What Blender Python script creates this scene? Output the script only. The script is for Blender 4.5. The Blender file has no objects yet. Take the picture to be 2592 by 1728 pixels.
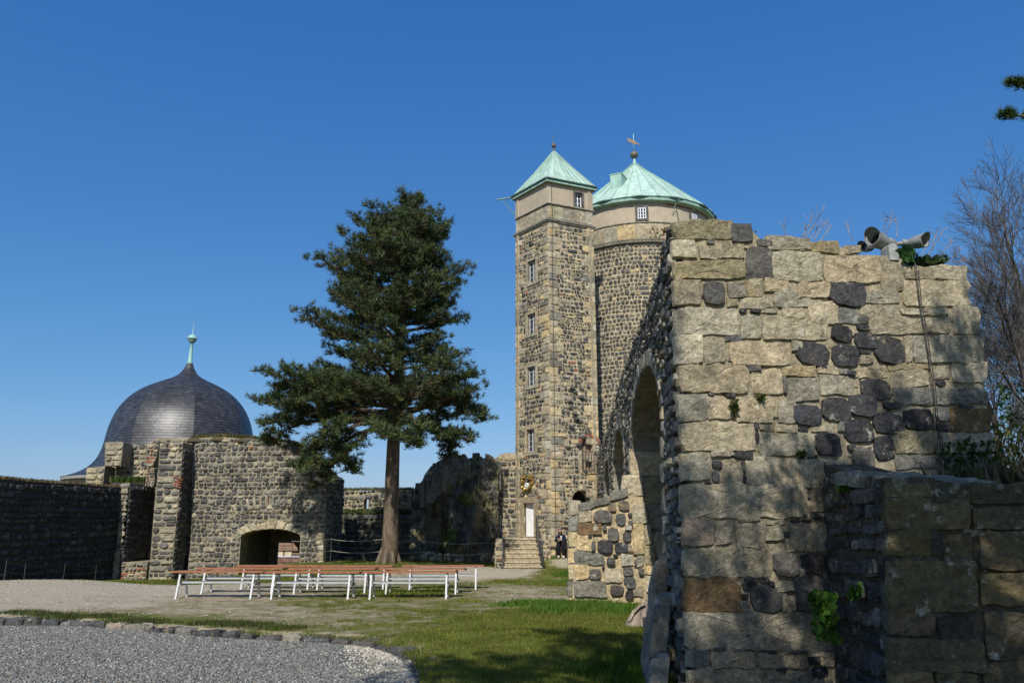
import bpy, bmesh, math, random
import numpy as np
from mathutils import Vector, Matrix, noise
from mathutils.geometry import tessellate_polygon
R = math.radians
random.seed(7); RNG = np.random.default_rng(7)
scene = bpy.context.scene
COL = scene.collection

# ------------------------------------------------------------ camera, sky, sun, exposure
FPX = 1990.0; PITCH = R(13.2); EYE = 1.6
cam = bpy.data.cameras.new('camera'); camo = bpy.data.objects.new('camera', cam); COL.objects.link(camo)
cam.sensor_width = 36; cam.lens = FPX/2592*36; cam.clip_end = 3000; cam.clip_start = .05
camo.location = (0, 0, EYE); camo.rotation_euler = (math.pi/2+PITCH, 0, 0)
scene.camera = camo
SUN_EL = 44; SUN_HEAD = 9.5      # light travels along +Y turned this many degrees to +X
w = bpy.data.worlds.new('World'); scene.world = w; w.use_nodes = True
nt = w.node_tree; nt.nodes.clear()
sky = nt.nodes.new('ShaderNodeTexSky'); sky.sky_type = 'NISHITA'; sky.sun_disc = False
sky.sun_elevation = R(SUN_EL); sky.sun_rotation = R(180+SUN_HEAD)
sky.altitude = 400; sky.air_density = 1.0; sky.dust_density = 1.0; sky.ozone_density = 4.0
bg = nt.nodes.new('ShaderNodeBackground'); bg.inputs[1].default_value = .135
wo = nt.nodes.new('ShaderNodeOutputWorld'); ssc = nt.nodes.new('ShaderNodeSeparateColor'); scc = nt.nodes.new('ShaderNodeCombineColor')
nt.links.new(sky.outputs[0], ssc.inputs[0])
for i, (g_, k_) in enumerate(((1.226,.62),(.80,.61),(.51,.765))):      # film response of the sky: deeper blue overhead
    p_ = nt.nodes.new('ShaderNodeMath'); p_.operation = 'POWER'; p_.inputs[1].default_value = g_; nt.links.new(ssc.outputs[i], p_.inputs[0])
    q_ = nt.nodes.new('ShaderNodeMath'); q_.operation = 'MULTIPLY'; q_.inputs[1].default_value = k_*.135**(g_-1); nt.links.new(p_.outputs[0], q_.inputs[0]); nt.links.new(q_.outputs[0], scc.inputs[i])
nt.links.new(scc.outputs[0], bg.inputs[0]); nt.links.new(bg.outputs[0], wo.inputs[0])
sl = bpy.data.lights.new('sun', 'SUN'); sl.energy = 4.8; sl.angle = R(.55); sl.color = (1, .955, .88)
so = bpy.data.objects.new('sun', sl); COL.objects.link(so)
trav = Vector((math.sin(R(SUN_HEAD))*math.cos(R(SUN_EL)), math.cos(R(SUN_HEAD))*math.cos(R(SUN_EL)), -math.sin(R(SUN_EL))))
so.rotation_euler = trav.to_track_quat('-Z', 'Y').to_euler()
scene.view_settings.view_transform = 'Standard'; scene.view_settings.look = 'None'
scene.view_settings.exposure = 0; scene.view_settings.gamma = 1

# ------------------------------------------------------------ helpers
CP, SP = math.cos(PITCH), math.sin(PITCH)
def ray(u, v):                       # direction of the sight line through a spot of the 2592 x 1728 photograph
    a, b = (u-1296)/FPX, (864-v)/FPX
    return Vector((a, CP-b*SP, SP+b*CP))
def P(u, v, D):                      # the world point on it at distance D ahead
    d = ray(u, v); return Vector((0, 0, EYE)) + d*(D/d.y)
def lerp(a, b, t): return a+(b-a)*t
def interp(x, pts):
    if x <= pts[0][0]: return pts[0][1]
    for (a, b), (c, d) in zip(pts, pts[1:]):
        if x <= c: return b+(d-b)*(x-a)/(c-a)
    return pts[-1][1]
rnd = random.uniform

class MB:
    def __init__(s): s.v = []; s.f = []; s.c = []; s.m = []
    def add(s, vs, fs, col):
        b = len(s.v); s.v.extend(tuple(p) for p in vs)
        for f in fs: s.f.append(tuple(i+b for i in f)); s.c.append(col)
    def box(s, p0, p1, col=(.5,.5,.5), rot=None):
        (a,b,c),(d,e,f) = p0, p1
        vs = [Vector(q) for q in ((a,b,c),(d,b,c),(d,e,c),(a,e,c),(a,b,f),(d,b,f),(d,e,f),(a,e,f))]
        if rot is not None: vs = [rot @ q for q in vs]
        s.add(vs, [(0,3,2,1),(4,5,6,7),(0,1,5,4),(1,2,6,5),(2,3,7,6),(3,0,4,7)], col)
    def bar(s, p, q, w, h, col=(.5,.5,.5)):
        p, q = Vector(p), Vector(q); d = (q-p).normalized()
        up = Vector((0,0,1)) if abs(d.z) < .95 else Vector((0,1,0))
        sd = d.cross(up).normalized()*w/2; up = sd.cross(d).normalized()*h/2
        vs = [p-sd-up, p+sd-up, p+sd+up, p-sd+up, q-sd-up, q+sd-up, q+sd+up, q-sd+up]
        s.add(vs, [(0,3,2,1),(4,5,6,7),(0,1,5,4),(1,2,6,5),(2,3,7,6),(3,0,4,7)], col)
    def tube(s, pts, rad, n=6, col=(.3,.3,.3), cap=True):
        pts = [Vector(p) for p in pts]; vs = []; fs = []
        if not hasattr(rad, '__len__'): rad = [rad]*len(pts)
        prev = None
        for i, p in enumerate(pts):
            d = (pts[min(i+1, len(pts)-1)]-pts[max(i-1, 0)])
            if d.length < 1e-9: d = Vector((0,0,1))
            d.normalize()
            if prev is None:
                a = Vector((1,0,0)) if abs(d.x) < .8 else Vector((0,1,0)); x = d.cross(a).normalized()
            else: x = (prev - d*prev.dot(d)).normalized()
            prev = x; y = d.cross(x)
            for k in range(n):
                t = 2*math.pi*k/n; vs.append(p+(x*math.cos(t)+y*math.sin(t))*rad[i])
        for i in range(len(pts)-1):
            for k in range(n):
                fs.append((i*n+k, i*n+(k+1)%n, (i+1)*n+(k+1)%n, (i+1)*n+k))
        if cap: fs.append(tuple(range(n-1,-1,-1))); fs.append(tuple((len(pts)-1)*n+k for k in range(n)))
        s.add(vs, fs, col)
    def lathe(s, prof, n, col, loc=(0,0,0), axis=None, a0=0):
        q = Vector((0,0,1)).rotation_difference(Vector(axis).normalized()).to_matrix() if axis is not None else Matrix.Identity(3)
        vs = []; fs = []; loc = Vector(loc)
        for r, z in prof:
            for k in range(n):
                t = a0+2*math.pi*k/n; vs.append(loc+q@Vector((r*math.cos(t), r*math.sin(t), z)))
        for i in range(len(prof)-1):
            for k in range(n): fs.append((i*n+k, i*n+(k+1)%n, (i+1)*n+(k+1)%n, (i+1)*n+k))
        s.add(vs, fs, col)
    def build(s, name, mat, parent=None, smooth=False):
        me = bpy.data.meshes.new(name); me.from_pydata(s.v, [], s.f)
        me.materials.append(mat)
        at = me.color_attributes.new('Col', 'FLOAT_COLOR', 'CORNER')
        cnt = np.fromiter((len(f) for f in s.f), dtype=np.int64, count=len(s.f))
        c = np.array([tuple(x)[:3] for x in s.c], dtype=np.float32).reshape(-1, 3)
        c = np.repeat(np.hstack([c, np.ones((len(c), 1), np.float32)]), cnt, axis=0)
        at.data.foreach_set('color', c.ravel())
        if smooth: me.polygons.foreach_set('use_smooth', [True]*len(me.polygons))
        me.update()
        return link(name, me, parent)
def link(name, me, parent=None):
    o = bpy.data.objects.new(name, me); COL.objects.link(o)
    if parent is not None:
        o.parent = parent; l = parent.location; o.matrix_parent_inverse = Matrix.Translation(-wloc(parent))
    return o
def wloc(o):
    l = Vector((0,0,0)) if o.type != 'EMPTY' else o.location.copy()
    return l
def tag(o, label=None, cat=None, group=None, kind=None):
    if label: o['label'] = label
    if cat: o['category'] = cat
    if group: o['group'] = group
    if kind: o['kind'] = kind
    return o
def thing(name, label, cat, loc=(0,0,0), group=None):
    o = bpy.data.objects.new(name, None); COL.objects.link(o); o.location = loc; o.empty_display_size = .3
    return tag(o, label, cat, group)
def raw_mesh(name, V, F, Cc, mat, parent=None, smooth=False):   # numpy triangles with a colour per face
    me = bpy.data.meshes.new(name); nV = len(V); nF = len(F); k = F.shape[1]
    me.vertices.add(nV); me.vertices.foreach_set('co', V.astype(np.float32).ravel())
    me.loops.add(nF*k); me.loops.foreach_set('vertex_index', F.astype(np.int32).ravel())
    me.polygons.add(nF); me.polygons.foreach_set('loop_start', (np.arange(nF)*k).astype(np.int32))
    me.materials.append(mat)
    me.update(calc_edges=True)
    at = me.color_attributes.new('Col', 'FLOAT_COLOR', 'CORNER')
    c = np.hstack([Cc, np.ones((nF, 1))]); at.data.foreach_set('color', np.repeat(c, k, axis=0).astype(np.float32).ravel())
    if smooth: me.polygons.foreach_set('use_smooth', [True]*nF)
    me.validate()
    return link(name, me, parent)

# ------------------------------------------------------------ materials
def attr_mat(name, rough=.9, bump=.0, scale=12., var=.3, spec=.3, metal=0, trans=0, detail=8, fine=0, spots=0, speck=0, stretch=1):
    m = bpy.data.materials.new(name); m.use_nodes = True; t = m.node_tree; N = t.nodes; L = t.links
    b = N['Principled BSDF']; b.inputs['Roughness'].default_value = rough
    b.inputs['Specular IOR Level'].default_value = spec; b.inputs['Metallic'].default_value = metal
    a = N.new('ShaderNodeAttribute'); a.attribute_name = 'Col'
    tc = N.new('ShaderNodeTexCoord'); vec = tc.outputs['Object']
    if stretch != 1:
        mp_ = N.new('ShaderNodeMapping'); mp_.inputs['Scale'].default_value = (1, 1, stretch); L.new(vec, mp_.inputs[0]); vec = mp_.outputs[0]
    src = a.outputs['Color']
    def nz(sc, det=detail, ro=.6):
        n = N.new('ShaderNodeTexNoise'); n.inputs['Scale'].default_value = sc; n.inputs['Detail'].default_value = det
        n.inputs['Roughness'].default_value = ro; L.new(vec, n.inputs['Vector']); return n
    if var > 0:
        for sc, vv in ((scale*.25, var*.7), (scale, var)):
            n = nz(sc); mr = N.new('ShaderNodeMapRange'); L.new(n.outputs['Fac'], mr.inputs[0])
            mr.inputs[1].default_value = .3; mr.inputs[2].default_value = .7
            mr.inputs[3].default_value = 1-vv; mr.inputs[4].default_value = 1+vv
            mx = N.new('ShaderNodeMix'); mx.data_type = 'RGBA'; mx.blend_type = 'MULTIPLY'; mx.inputs[0].default_value = 1
            L.new(src, mx.inputs[6]); L.new(mr.outputs[0], mx.inputs[7]); src = mx.outputs[2]
    if spots > 0:
        for sc, colr, th in ((5.5, (.55,.52,.42,1), .66), (9, (.10,.09,.075,1), .655), (2.2, (.36,.26,.10,1), .68)):
            n = nz(sc, 9, .72); mr = N.new('ShaderNodeMapRange'); L.new(n.outputs['Fac'], mr.inputs[0])
            mr.inputs[1].default_value = th-.08; mr.inputs[2].default_value = th+.04; mr.inputs[3].default_value = 0; mr.inputs[4].default_value = spots
            mx = N.new('ShaderNodeMix'); mx.data_type = 'RGBA'; L.new(mr.outputs[0], mx.inputs[0]); L.new(src, mx.inputs[6]); mx.inputs[7].default_value = colr; src = mx.outputs[2]
    if speck > 0:
        n = nz(75, 4, .8); mr = N.new('ShaderNodeMapRange'); L.new(n.outputs['Fac'], mr.inputs[0]); mr.inputs[1].default_value = .33; mr.inputs[2].default_value = .67
        mr.inputs[3].default_value = 1-speck; mr.inputs[4].default_value = 1+speck
        mx = N.new('ShaderNodeMix'); mx.data_type = 'RGBA'; mx.blend_type = 'MULTIPLY'; mx.inputs[0].default_value = 1; L.new(src, mx.inputs[6]); L.new(mr.outputs[0], mx.inputs[7]); src = mx.outputs[2]
    L.new(src, b.inputs['Base Color'])
    if bump > 0:
        n = nz(scale*1.6, 10, .68); bp = N.new('ShaderNodeBump'); bp.inputs['Strength'].default_value = 1; bp.inputs['Distance'].default_value = bump
        L.new(n.outputs['Fac'], bp.inputs['Height']); last = bp
        if fine > 0:
            n2 = N.new('ShaderNodeTexVoronoi'); n2.inputs['Scale'].default_value = scale*3; L.new(tc.outputs['Object'], n2.inputs['Vector'])
            b2 = N.new('ShaderNodeBump'); b2.inputs['Strength'].default_value = 1; b2.inputs['Distance'].default_value = fine
            L.new(n2.outputs['Distance'], b2.inputs['Height']); L.new(bp.outputs[0], b2.inputs['Normal']); last = b2
        L.new(last.outputs[0], b.inputs['Normal'])
    if trans > 0:
        tr = N.new('ShaderNodeBsdfTranslucent'); L.new(src, tr.inputs[0]); ms = N.new('ShaderNodeMixShader'); ms.inputs[0].default_value = trans
        L.new(b.outputs[0], ms.inputs[1]); L.new(tr.outputs[0], ms.inputs[2]); L.new(ms.outputs[0], N['Material Output'].inputs[0])
    return m
M_STONE = attr_mat('rubble_stone', .92, .03, 6, .34, .2, speck=.2)
M_NEAR = attr_mat('weathered_block', .93, .024, 15, .34, .2, fine=.005, spots=.8, speck=.38)
M_BARK = attr_mat('bark', .95, .07, 9, .5, .15, stretch=.22)
M_NEEDLE = attr_mat('needles', .55, 0, 3, .25, .35, trans=.15)
M_GRASS = attr_mat('grass_blades', .6, 0, 1.5, .3, .2, trans=.3)
M_WOOD = attr_mat('varnished_wood', .45, .002, 14, .25, .4)
M_PAINT = attr_mat('white_paint', .5, .001, 8, .08, .4)
M_PLASTER = attr_mat('lime_plaster', .9, .01, 3, .1, .2)
M_COPPER = attr_mat('green_copper', .6, .005, 4, .17, .3, stretch=.35)
M_SLATE = attr_mat('slate', .41, .003, 3, .35, .5)
M_METAL = attr_mat('dark_iron', .55, .001, 8, .15, .5)
M_GOLD = attr_mat('gilding', .35, .01, 8, .2, .5, metal=.7)
M_CLOTH = attr_mat('cloth', .9, .003, 12, .15, .15)
M_SKIN = attr_mat('skin', .6, 0, 8, .05, .3)
M_HAIR = attr_mat('hair', .5, .004, 30, .2, .4)
M_GLASS = attr_mat('window_glass', .08, 0, 3, 0, .8)
M_LAMP = attr_mat('lamp_housing', .55, .002, 14, .25, .4)
M_PEB = attr_mat('pebbles', .85, 0, 20, .15, .25)
M_TILE = attr_mat('clay_tile', .85, .02, 6, .3, .2)

# ------------------------------------------------------------ stone palette
PAL = {'s': (.375,.32,.215), 'w': (.42,.38,.28), 'g': (.30,.265,.19), 'o': (.30,.25,.145), 'b': (.052,.051,.052), 'k': (.115,.110,.10),
       'r': (.27,.115,.07), 'n': (.17,.115,.06), 'd': (.20,.19,.155), 't': (.48,.38,.21), 'p': (.32,.25,.18), 'm': (.085,.082,.078)}
def pal(k, j=.16):
    c = PAL[k]; f = 1+rnd(-j, j); h = rnd(-.05, .05)
    return (c[0]*f*(1+h), c[1]*f, c[2]*f*(1-h))
PALF = pal
def pick(d):
    r = random.random()*sum(d.values())
    for k, v in d.items():
        r -= v
        if r <= 0: return k
    return k

class Fr:                     # a wall face: u along it, v up, w out of it; bat leans it back with height
    def __init__(s, O, U, N, bat=0): s.O = Vector(O); s.U = Vector(U).normalized(); s.N = Vector(N).normalized(); s.bat = bat
    def p(s, u, v, w=0): return s.O+s.U*u+Vector((0,0,v))+s.N*(w-s.bat*v)
    def px(s, a, b):         # the spot of the face behind a spot of the photograph
        d = ray(a, b); c = Vector((0,0,EYE))-s.O
        t = -(s.N.dot(c)+s.bat*c.z)/(s.N.dot(d)+s.bat*d.z); q = c+d*t
        v = q.z; return ((q+s.N*s.bat*v).dot(s.U), v)
class Cyl(Fr):
    def __init__(s, cx, cy, z0, r): s.c = (cx, cy, z0); s.r = r
    def p(s, u, v, w=0):
        a = u/s.r; r = s.r+w; return Vector((s.c[0]+math.sin(a)*r, s.c[1]-math.cos(a)*r, s.c[2]+v))
def stone(mb, fr, pts, h, col, hi=False, e=0):
    n = len(pts); cu = sum(p[0] for p in pts)/n; cv = sum(p[1] for p in pts)/n
    vs = []; fs = []
    rings = ((1.0,-.04),(.985,h*.75),(.945,h*1.0),(.6,h*1.03),(.28,h*1.05)) if hi else ((1.0,-.03),(.95,h*.6),(.74,h))
    size = max(max(p[0] for p in pts)-min(p[0] for p in pts), .1)
    tk = .15 if hi else .35; tu, tv = rnd(-tk,tk)*h/size, rnd(-tk,tk)*h/size
    sd = rnd(0, 100)
    for k, (s, w) in enumerate(rings):
        for (a, b) in pts:
            u = cu+(a-cu)*s; v = cv+(b-cv)*s
            if k:
                ww = w+(u-cu)*tu+(v-cv)*tv
                if hi: ww += .022*noise.noise(Vector((u*3.3, v*5, sd)))+.012*noise.noise(Vector((u*15, v*15, sd)))
                else: ww += rnd(-.2,.2)*h
            else: ww = w
            vs.append(fr.p(u, v, ww))
    for k in range(len(rings)-1):
        for i in range(n):
            j = (i+1)%n; fs.append((k*n+i, k*n+j, (k+1)*n+j, (k+1)*n+i))
    vs.append(fr.p(cu, cv, h*(1.1+rnd(-.2,.2)))); c = len(vs)-1; k = (len(rings)-1)*n
    for i in range(n): fs.append((k+i, k+(i+1)%n, c))
    mb.add(vs, fs, col)
def cell(u0, v0, u1, v1, e, n=8, jit=.05):
    cu, cv, a, b = (u0+u1)/2, (v0+v1)/2, (u1-u0)/2, (v1-v0)/2; out = []; off = rnd(0, .4)
    sk = rnd(-.06,.06)
    for i in range(n):
        t = 2*math.pi*(i+off)/n; c, s = math.cos(t), math.sin(t)
        x = math.copysign(abs(c)**(2/e), c); y = math.copysign(abs(s)**(2/e), s); f = 1+rnd(-jit, jit)
        out.append((cu+a*x*f+sk*b*y, cv+b*y*f))
    return out
def rect_cell(q, step=.1, jit=.012, rr=.12):      # four corners (u, v) -> dense wobbly outline
    q = [Vector((a[0]+rnd(-1,1)*jit, a[1]+rnd(-1,1)*jit)) for a in q]; out = []; sd = rnd(0, 50); q = q
    for i in range(4):
        a, b = q[i], q[(i+1)%4]; L = (b-a).length; n = max(2, int(L/step)); c = min(rr, .18)
        for k in range(n):
            t = (k+.0)/n if k else c*.3
            p = a.lerp(b, max(t, .04)); out.append((p.x+noise.noise(Vector((p.x*6, p.y*6, sd)))*jit*1.6, p.y+noise.noise(Vector((p.x*6, p.y*6, sd+9)))*jit*1.6))
    return out
def spans(v, loops):
    xs = []
    for lp in loops:
        for (a, b), (c, d) in zip(lp, lp[1:]+lp[:1]):
            if (b <= v) != (d <= v): xs.append(a+(c-a)*(v-b)/(d-b))
    xs.sort(); return list(zip(xs[::2], xs[1::2]))
def fill(mb, fr, loops, rh=(.2,.34), ar=(.75,1.7), kinds=None, h=.045, joint=.014, n=8, blk=.25, wave=.05, hi=False, chink=.15, v0=None, v1=None):
    kinds = kinds or {'m': 5, 'k': 3, 'd': 2, 'g': 1, 's': .6}
    v = min(p[1] for p in loops[0]) if v0 is None else v0; top = max(p[1] for p in loops[0]) if v1 is None else v1
    while v < top:
        rr = rnd(*rh)
        for (a, b) in spans(v+rr*.5, loops):
            if b-a < .06: continue
            u = a
            while u < b-.02:
                flat = random.random() < blk
                wdt = rr*(rnd(1.4, 2.6) if flat else rnd(*ar))
                if b-u-wdt < rr*.5: wdt = b-u
                k = pick(kinds)
                dv = wave*noise.noise(Vector((u*.55, v*.3, 3.1)))+rnd(-.1,.1)*rr*(0 if flat else 1)
                hh = rr*(rnd(.74,1.05) if not flat else rnd(.6,.95)); j = joint*rnd(.6,1.7)
                e = 6 if flat else rnd(2.0, 3.2)
                if not flat and random.random() < .14:
                    m_ = rnd(.35,.65)*hh
                    stone(mb, fr, cell(u+j, v+j*.6+dv, u+wdt-j, v+m_-j*.4+dv, e, n, .09), h*rnd(.5,1.2), pal(k), hi)
                    stone(mb, fr, cell(u+j*1.5, v+m_+j*.4+dv, u+wdt-j, v+hh-j+dv, e, n, .09), h*rnd(.5,1.2), pal(pick(kinds)), hi)
                else: stone(mb, fr, cell(u+j, v+j+dv, u+wdt-j, v+hh-j+dv, e, n+(2 if flat else 0), .05 if flat else .075), h*rnd(.5,1.3), pal(k), hi)
                if random.random() < chink and hh < rr*.88:
                    stone(mb, fr, cell(u+wdt*.15, v+hh+dv, u+wdt*.6, v+rr+dv-.008, 3, 6), h*.5, pal(k))
                u += wdt
        v += rr
def slab(mb, fr, outer, holes, T, col, hole_depth=None):       # the wall body: outline with openings, T thick
    loops = [[Vector((a, b, 0)) for a, b in l] for l in [outer]+list(holes)]
    flat = [q for l in loops for q in l]; tr = tessellate_polygon(loops)
    for w in (0, -T):
        mb.add([fr.p(q.x, q.y, w) for q in flat], tr if w == 0 else [t[::-1] for t in tr], col)
    for l in [outer]+list(holes):
        n = len(l); vs = [fr.p(a, b, 0) for a, b in l]+[fr.p(a, b, -T) for a, b in l]
        mb.add(vs, [(i, (i+1)%n, n+(i+1)%n, n+i) for i in range(n)], col)
def arch_loop(u0, u1, v0, vs, rise, n=12):       # opening: straight jambs to vs, then an arc of the given rise
    c = (u0+u1)/2; a = (u1-u0)/2
    return [(u0, v0)]+[(c-a*math.cos(math.pi*i/n), vs+rise*math.sin(math.pi*i/n)) for i in range(n+1)]+[(u1, v0)]
def voussoirs(mb, fr, u0, u1, vs, rise, t, cnt, kinds, h=.06, gap=.008, hi=False):
    c = (u0+u1)/2; a = (u1-u0)/2
    for i in range(cnt):
        q = []
        t0, t1 = math.pi*(i/cnt)+gap, math.pi*((i+1)/cnt)-gap; tt = t*rnd(.85,1.15)
        for (ang, ex) in ((t0,0),((t0+t1)/2,0),(t1,0),(t1,tt),((t0+t1)/2,tt),(t0,tt)):
            q.append((c-(a+ex)*math.cos(ang), vs+(rise+ex)*math.sin(ang)))
        stone(mb, fr, q, h*rnd(.8,1.2), pal(pick(kinds), .1), hi)
def pxstones(mb, fr, lst, ox, oy, sc, h=.05, hi=True, tint=(1,1,1)):
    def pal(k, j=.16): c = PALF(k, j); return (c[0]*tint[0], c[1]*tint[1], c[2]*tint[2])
    for it in lst:
        x0, y0, x1, y1, k = it[:5]; s = it[5] if len(it) > 5 else 0
        e_ = 0 if (k in 'bk' and len(it) < 6) else 1
        q = [fr.px(ox+x*sc, oy+y*sc) for x, y in ((x0-4*e_,y1+3*e_),(x1+4*e_,y1+s+3*e_),(x1+4*e_,y0+s-3*e_),(x0-4*e_,y0-3*e_))]
        if k in 'bk' and len(it) < 6:
            us = [a[0] for a in q]; vs = [a[1] for a in q]
            pts = cell(min(us), min(vs), max(us), max(vs), 2.9, 18 if hi else 8, .045)
            if hi:
                m = 8; base = cell(min(us), min(vs), max(us), max(vs), 3.4, 8, .09); pts = []
                for i in range(m):
                    a, b = Vector(base[i]), Vector(base[(i+1)%m])
                    for t in (0, .33, .67): p = a.lerp(b, t); pts.append((p.x, p.y))
            stone(mb, fr, pts, h*rnd(1.0,1.5), pal(k, .2), hi)
        else: stone(mb, fr, rect_cell(q, .07, .019), h*rnd(.7,1.2), pal(k, .13), hi)

# ------------------------------------------------------------ lie of the land
HC = [(-11,41,-3.2),(-15,44,-4),(-9,45,-3.5),(-11.5,37,-1.6),(0,0,0),(-8,4,0),(8,4,0),(0,-20,0),(-30,0,0),(-8,9,0),(0,9,-.03),(2.1,9.3,-.32),(4,8,-.4),(1.2,8,-.2),(-8,13,0),(0,13,.02),(-3,19.5,-.01),(3,16.4,.10),(2,13,.03),(0,19.5,0),(-8,20,0),(-7,22,0),(-1,22,0)]
for u, v, D in ((1420,1411,35.7),(1325,1443,33),(982,1425,30.5),(900,1425,31.5),(400,1466,32.6),(500,1466,32.4),(830,1423,32.6),(0,1464,27),(300,1468,31),(0,1475,22),(150,1466,29),(1300,1472,26.5),(1100,1415,37.5),(1240,1425,36),(1440,1440,30),(900,1465,26),(600,1475,27),(1400,1500,21),(1150,1432,31)):
    q = P(u, v, D); HC.append((q.x, q.y, q.z))
HCA = np.array(HC)
def gz(x, y):
    x = np.asarray(x, float); y = np.asarray(y, float)
    d = (x[..., None]-HCA[:,0])**2+(y[..., None]-HCA[:,1])**2
    k = 1/(d+.8)**2; z = (k*HCA[:,2]).sum(-1)/k.sum(-1)
    return z
def G(x, y): return float(gz(x, y))
def ground_hit(u, v):
    d = ray(u, v); t = EYE/max(-d.z, 1e-4)
    for _ in range(25):
        q = Vector((0,0,EYE))+d*t; t += (G(q.x, q.y)-q.z)/d.z*.8
    return Vector((0,0,EYE))+d*t
# ------------------------------------------------------------ ground
def inside(poly, X, Y):
    r = np.zeros(X.shape, bool)
    for (a, b), (c, d) in zip(poly, poly[1:]+poly[:1]):
        with np.errstate(divide='ignore', invalid='ignore'):
            r ^= ((b <= Y) != (d <= Y)) & (X < a+(c-a)*(Y-b)/(d-b+1e-12))
    return r
EDGE = [ground_hit(u, v) for u, v in ((-160,1560),(0,1562),(150,1568),(300,1580),(500,1596),(700,1607),(850,1614),(940,1624),(1000,1641),(1040,1668),(1060,1700),(1066,1735),(1064,1790))]
EDGE = [(q.x, q.y) for q in EDGE]
BED = [(-16, EDGE[0][1]+.3)]+EDGE+[(EDGE[-1][0]-.6, 5.5),(-3, 2.5),(-16, 1)]
DIP = [(-16, EDGE[0][1]+.5)]
for i, (a, b) in enumerate(EDGE):
    p_, q_ = EDGE[max(0, i-1)], EDGE[min(len(EDGE)-1, i+1)]; dx_, dy_ = q_[0]-p_[0], q_[1]-p_[1]; l_ = math.hypot(dx_, dy_); DIP.append((a-dy_/l_*.22, b+dx_/l_*.22))
DIP += [(EDGE[-1][0]-.4, 5.3),(-3, 2.3),(-16.2, .8)]
def bed_dip(X, Y): return np.where(inside(DIP, X, Y), -.17, 0)
def axis(parts):
    o = []
    for a, b, s in parts: o += list(np.arange(a, b-1e-6, s))
    return np.array(o)
gx = axis([(-600,-100,60),(-100,-28,6),(-28,-14,.6),(-14,6,.16),(6,16,.6),(16,100,6),(100,601,60)])
gy = axis([(-300,-30,30),(-30,5,1.5),(5,7,.4),(7,24,.16),(24,40,.3),(40,60,1.5),(60,100,6),(100,901,60)])
X, Y = np.meshgrid(gx, gy); Z = gz(X, Y)
far = np.clip((Y-48)/50, 0, 1); Z = Z-far*6
rng2 = np.random.default_rng(3)
Z = Z+bed_dip(X, Y)+np.where((np.abs(X) < 16) & (Y < 40), rng2.normal(0, .006, X.shape), 0)
CPX = [ # (u, v, grass, path) as seen on the ground
 (100,1490,0,1),(400,1490,0,1),(600,1500,0,.8),(250,1530,.12,.7),(50,1535,.1,.8),(500,1545,.25,.3),(150,1560,.55,.3),(300,1570,.75,.1),(420,1575,.8,0),(600,1585,.5,.1),(560,1525,.35,.2),(700,1500,.45,.1),
 (800,1520,.55,.1),(700,1560,.35,.15),(900,1560,.42,.1),(1000,1590,.5,0),(1050,1500,.7,0),(1150,1480,.55,.05),(1200,1520,.6,.05),(1000,1540,.5,.1),(1150,1560,.62,0),
 (950,1445,.2,1),(1100,1440,0,1),(1250,1445,0,1),(1330,1450,0,1),(1400,1425,.1,1),(1430,1418,.2,.9),(850,1460,.1,.9),(1180,1455,0,1),
 (1300,1470,.75,.1),(1400,1455,.85,0),(1440,1440,.9,0),(1350,1495,.3,.55),(1250,1500,.45,.35),(1430,1480,.7,.1),(1400,1515,.2,.6),(1330,1515,.2,.6),(1250,1540,.5,.2),(1430,1500,.6,.2),
 (1300,1560,.85,0),(1400,1560,.9,0),(1200,1600,.85,0),(1100,1620,.8,0),(1100,1680,.95,0),(1250,1650,1,0),(1400,1650,1,0),(1500,1570,1,0),(1550,1620,1,0),(1300,1720,1,0),(1600,1700,1,0),(1150,1725,1,0),
 (860,1425,1,0),(1000,1430,1,0),(1150,1425,1,0),(1240,1418,1,0),(790,1445,1,0),(1050,1418,1,0),(900,1438,.9,0),(1375,1425,.9,0),(400,1472,.8,.1),(480,1470,.8,.1),(200,1475,.2,.9)]
CM = []
for u, v, a, b in CPX:
    q = ground_hit(u, v); CM.append((q.x, q.y, a, b))
CM = np.array(CM)
def masks(X, Y):
    X = np.asarray(X, float); Y = np.asarray(Y, float)
    d = (X[..., None]-CM[:,0])**2+((Y[..., None]-CM[:,1])*.8)**2
    k = 1/(d+.25)**1.8; s = k.sum(-1)
    return (k*CM[:,2]).sum(-1)/s, (k*CM[:,3]).sum(-1)/s
ma, mp = masks(X, Y); bed_ = inside([(a+.25 if a > -12 else a, b+.25) for a, b in BED], X, Y) | inside(BED, X, Y); ma = np.where(bed_, 0, ma); mp = np.where(bed_, 0, mp)
nx_, ny_ = len(gx), len(gy)
V = np.stack([X.ravel(), Y.ravel(), Z.ravel()], 1)
ii = np.arange(nx_*ny_).reshape(ny_, nx_)
F = np.stack([ii[:-1,:-1].ravel(), ii[:-1,1:].ravel(), ii[1:,1:].ravel(), ii[1:,:-1].ravel()], 1)
def cmean(a): return (a[:-1,:-1]+a[1:,1:])/2
Cf = np.stack([cmean(ma).ravel(), cmean(mp).ravel(), np.zeros(len(F))], 1)
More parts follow.
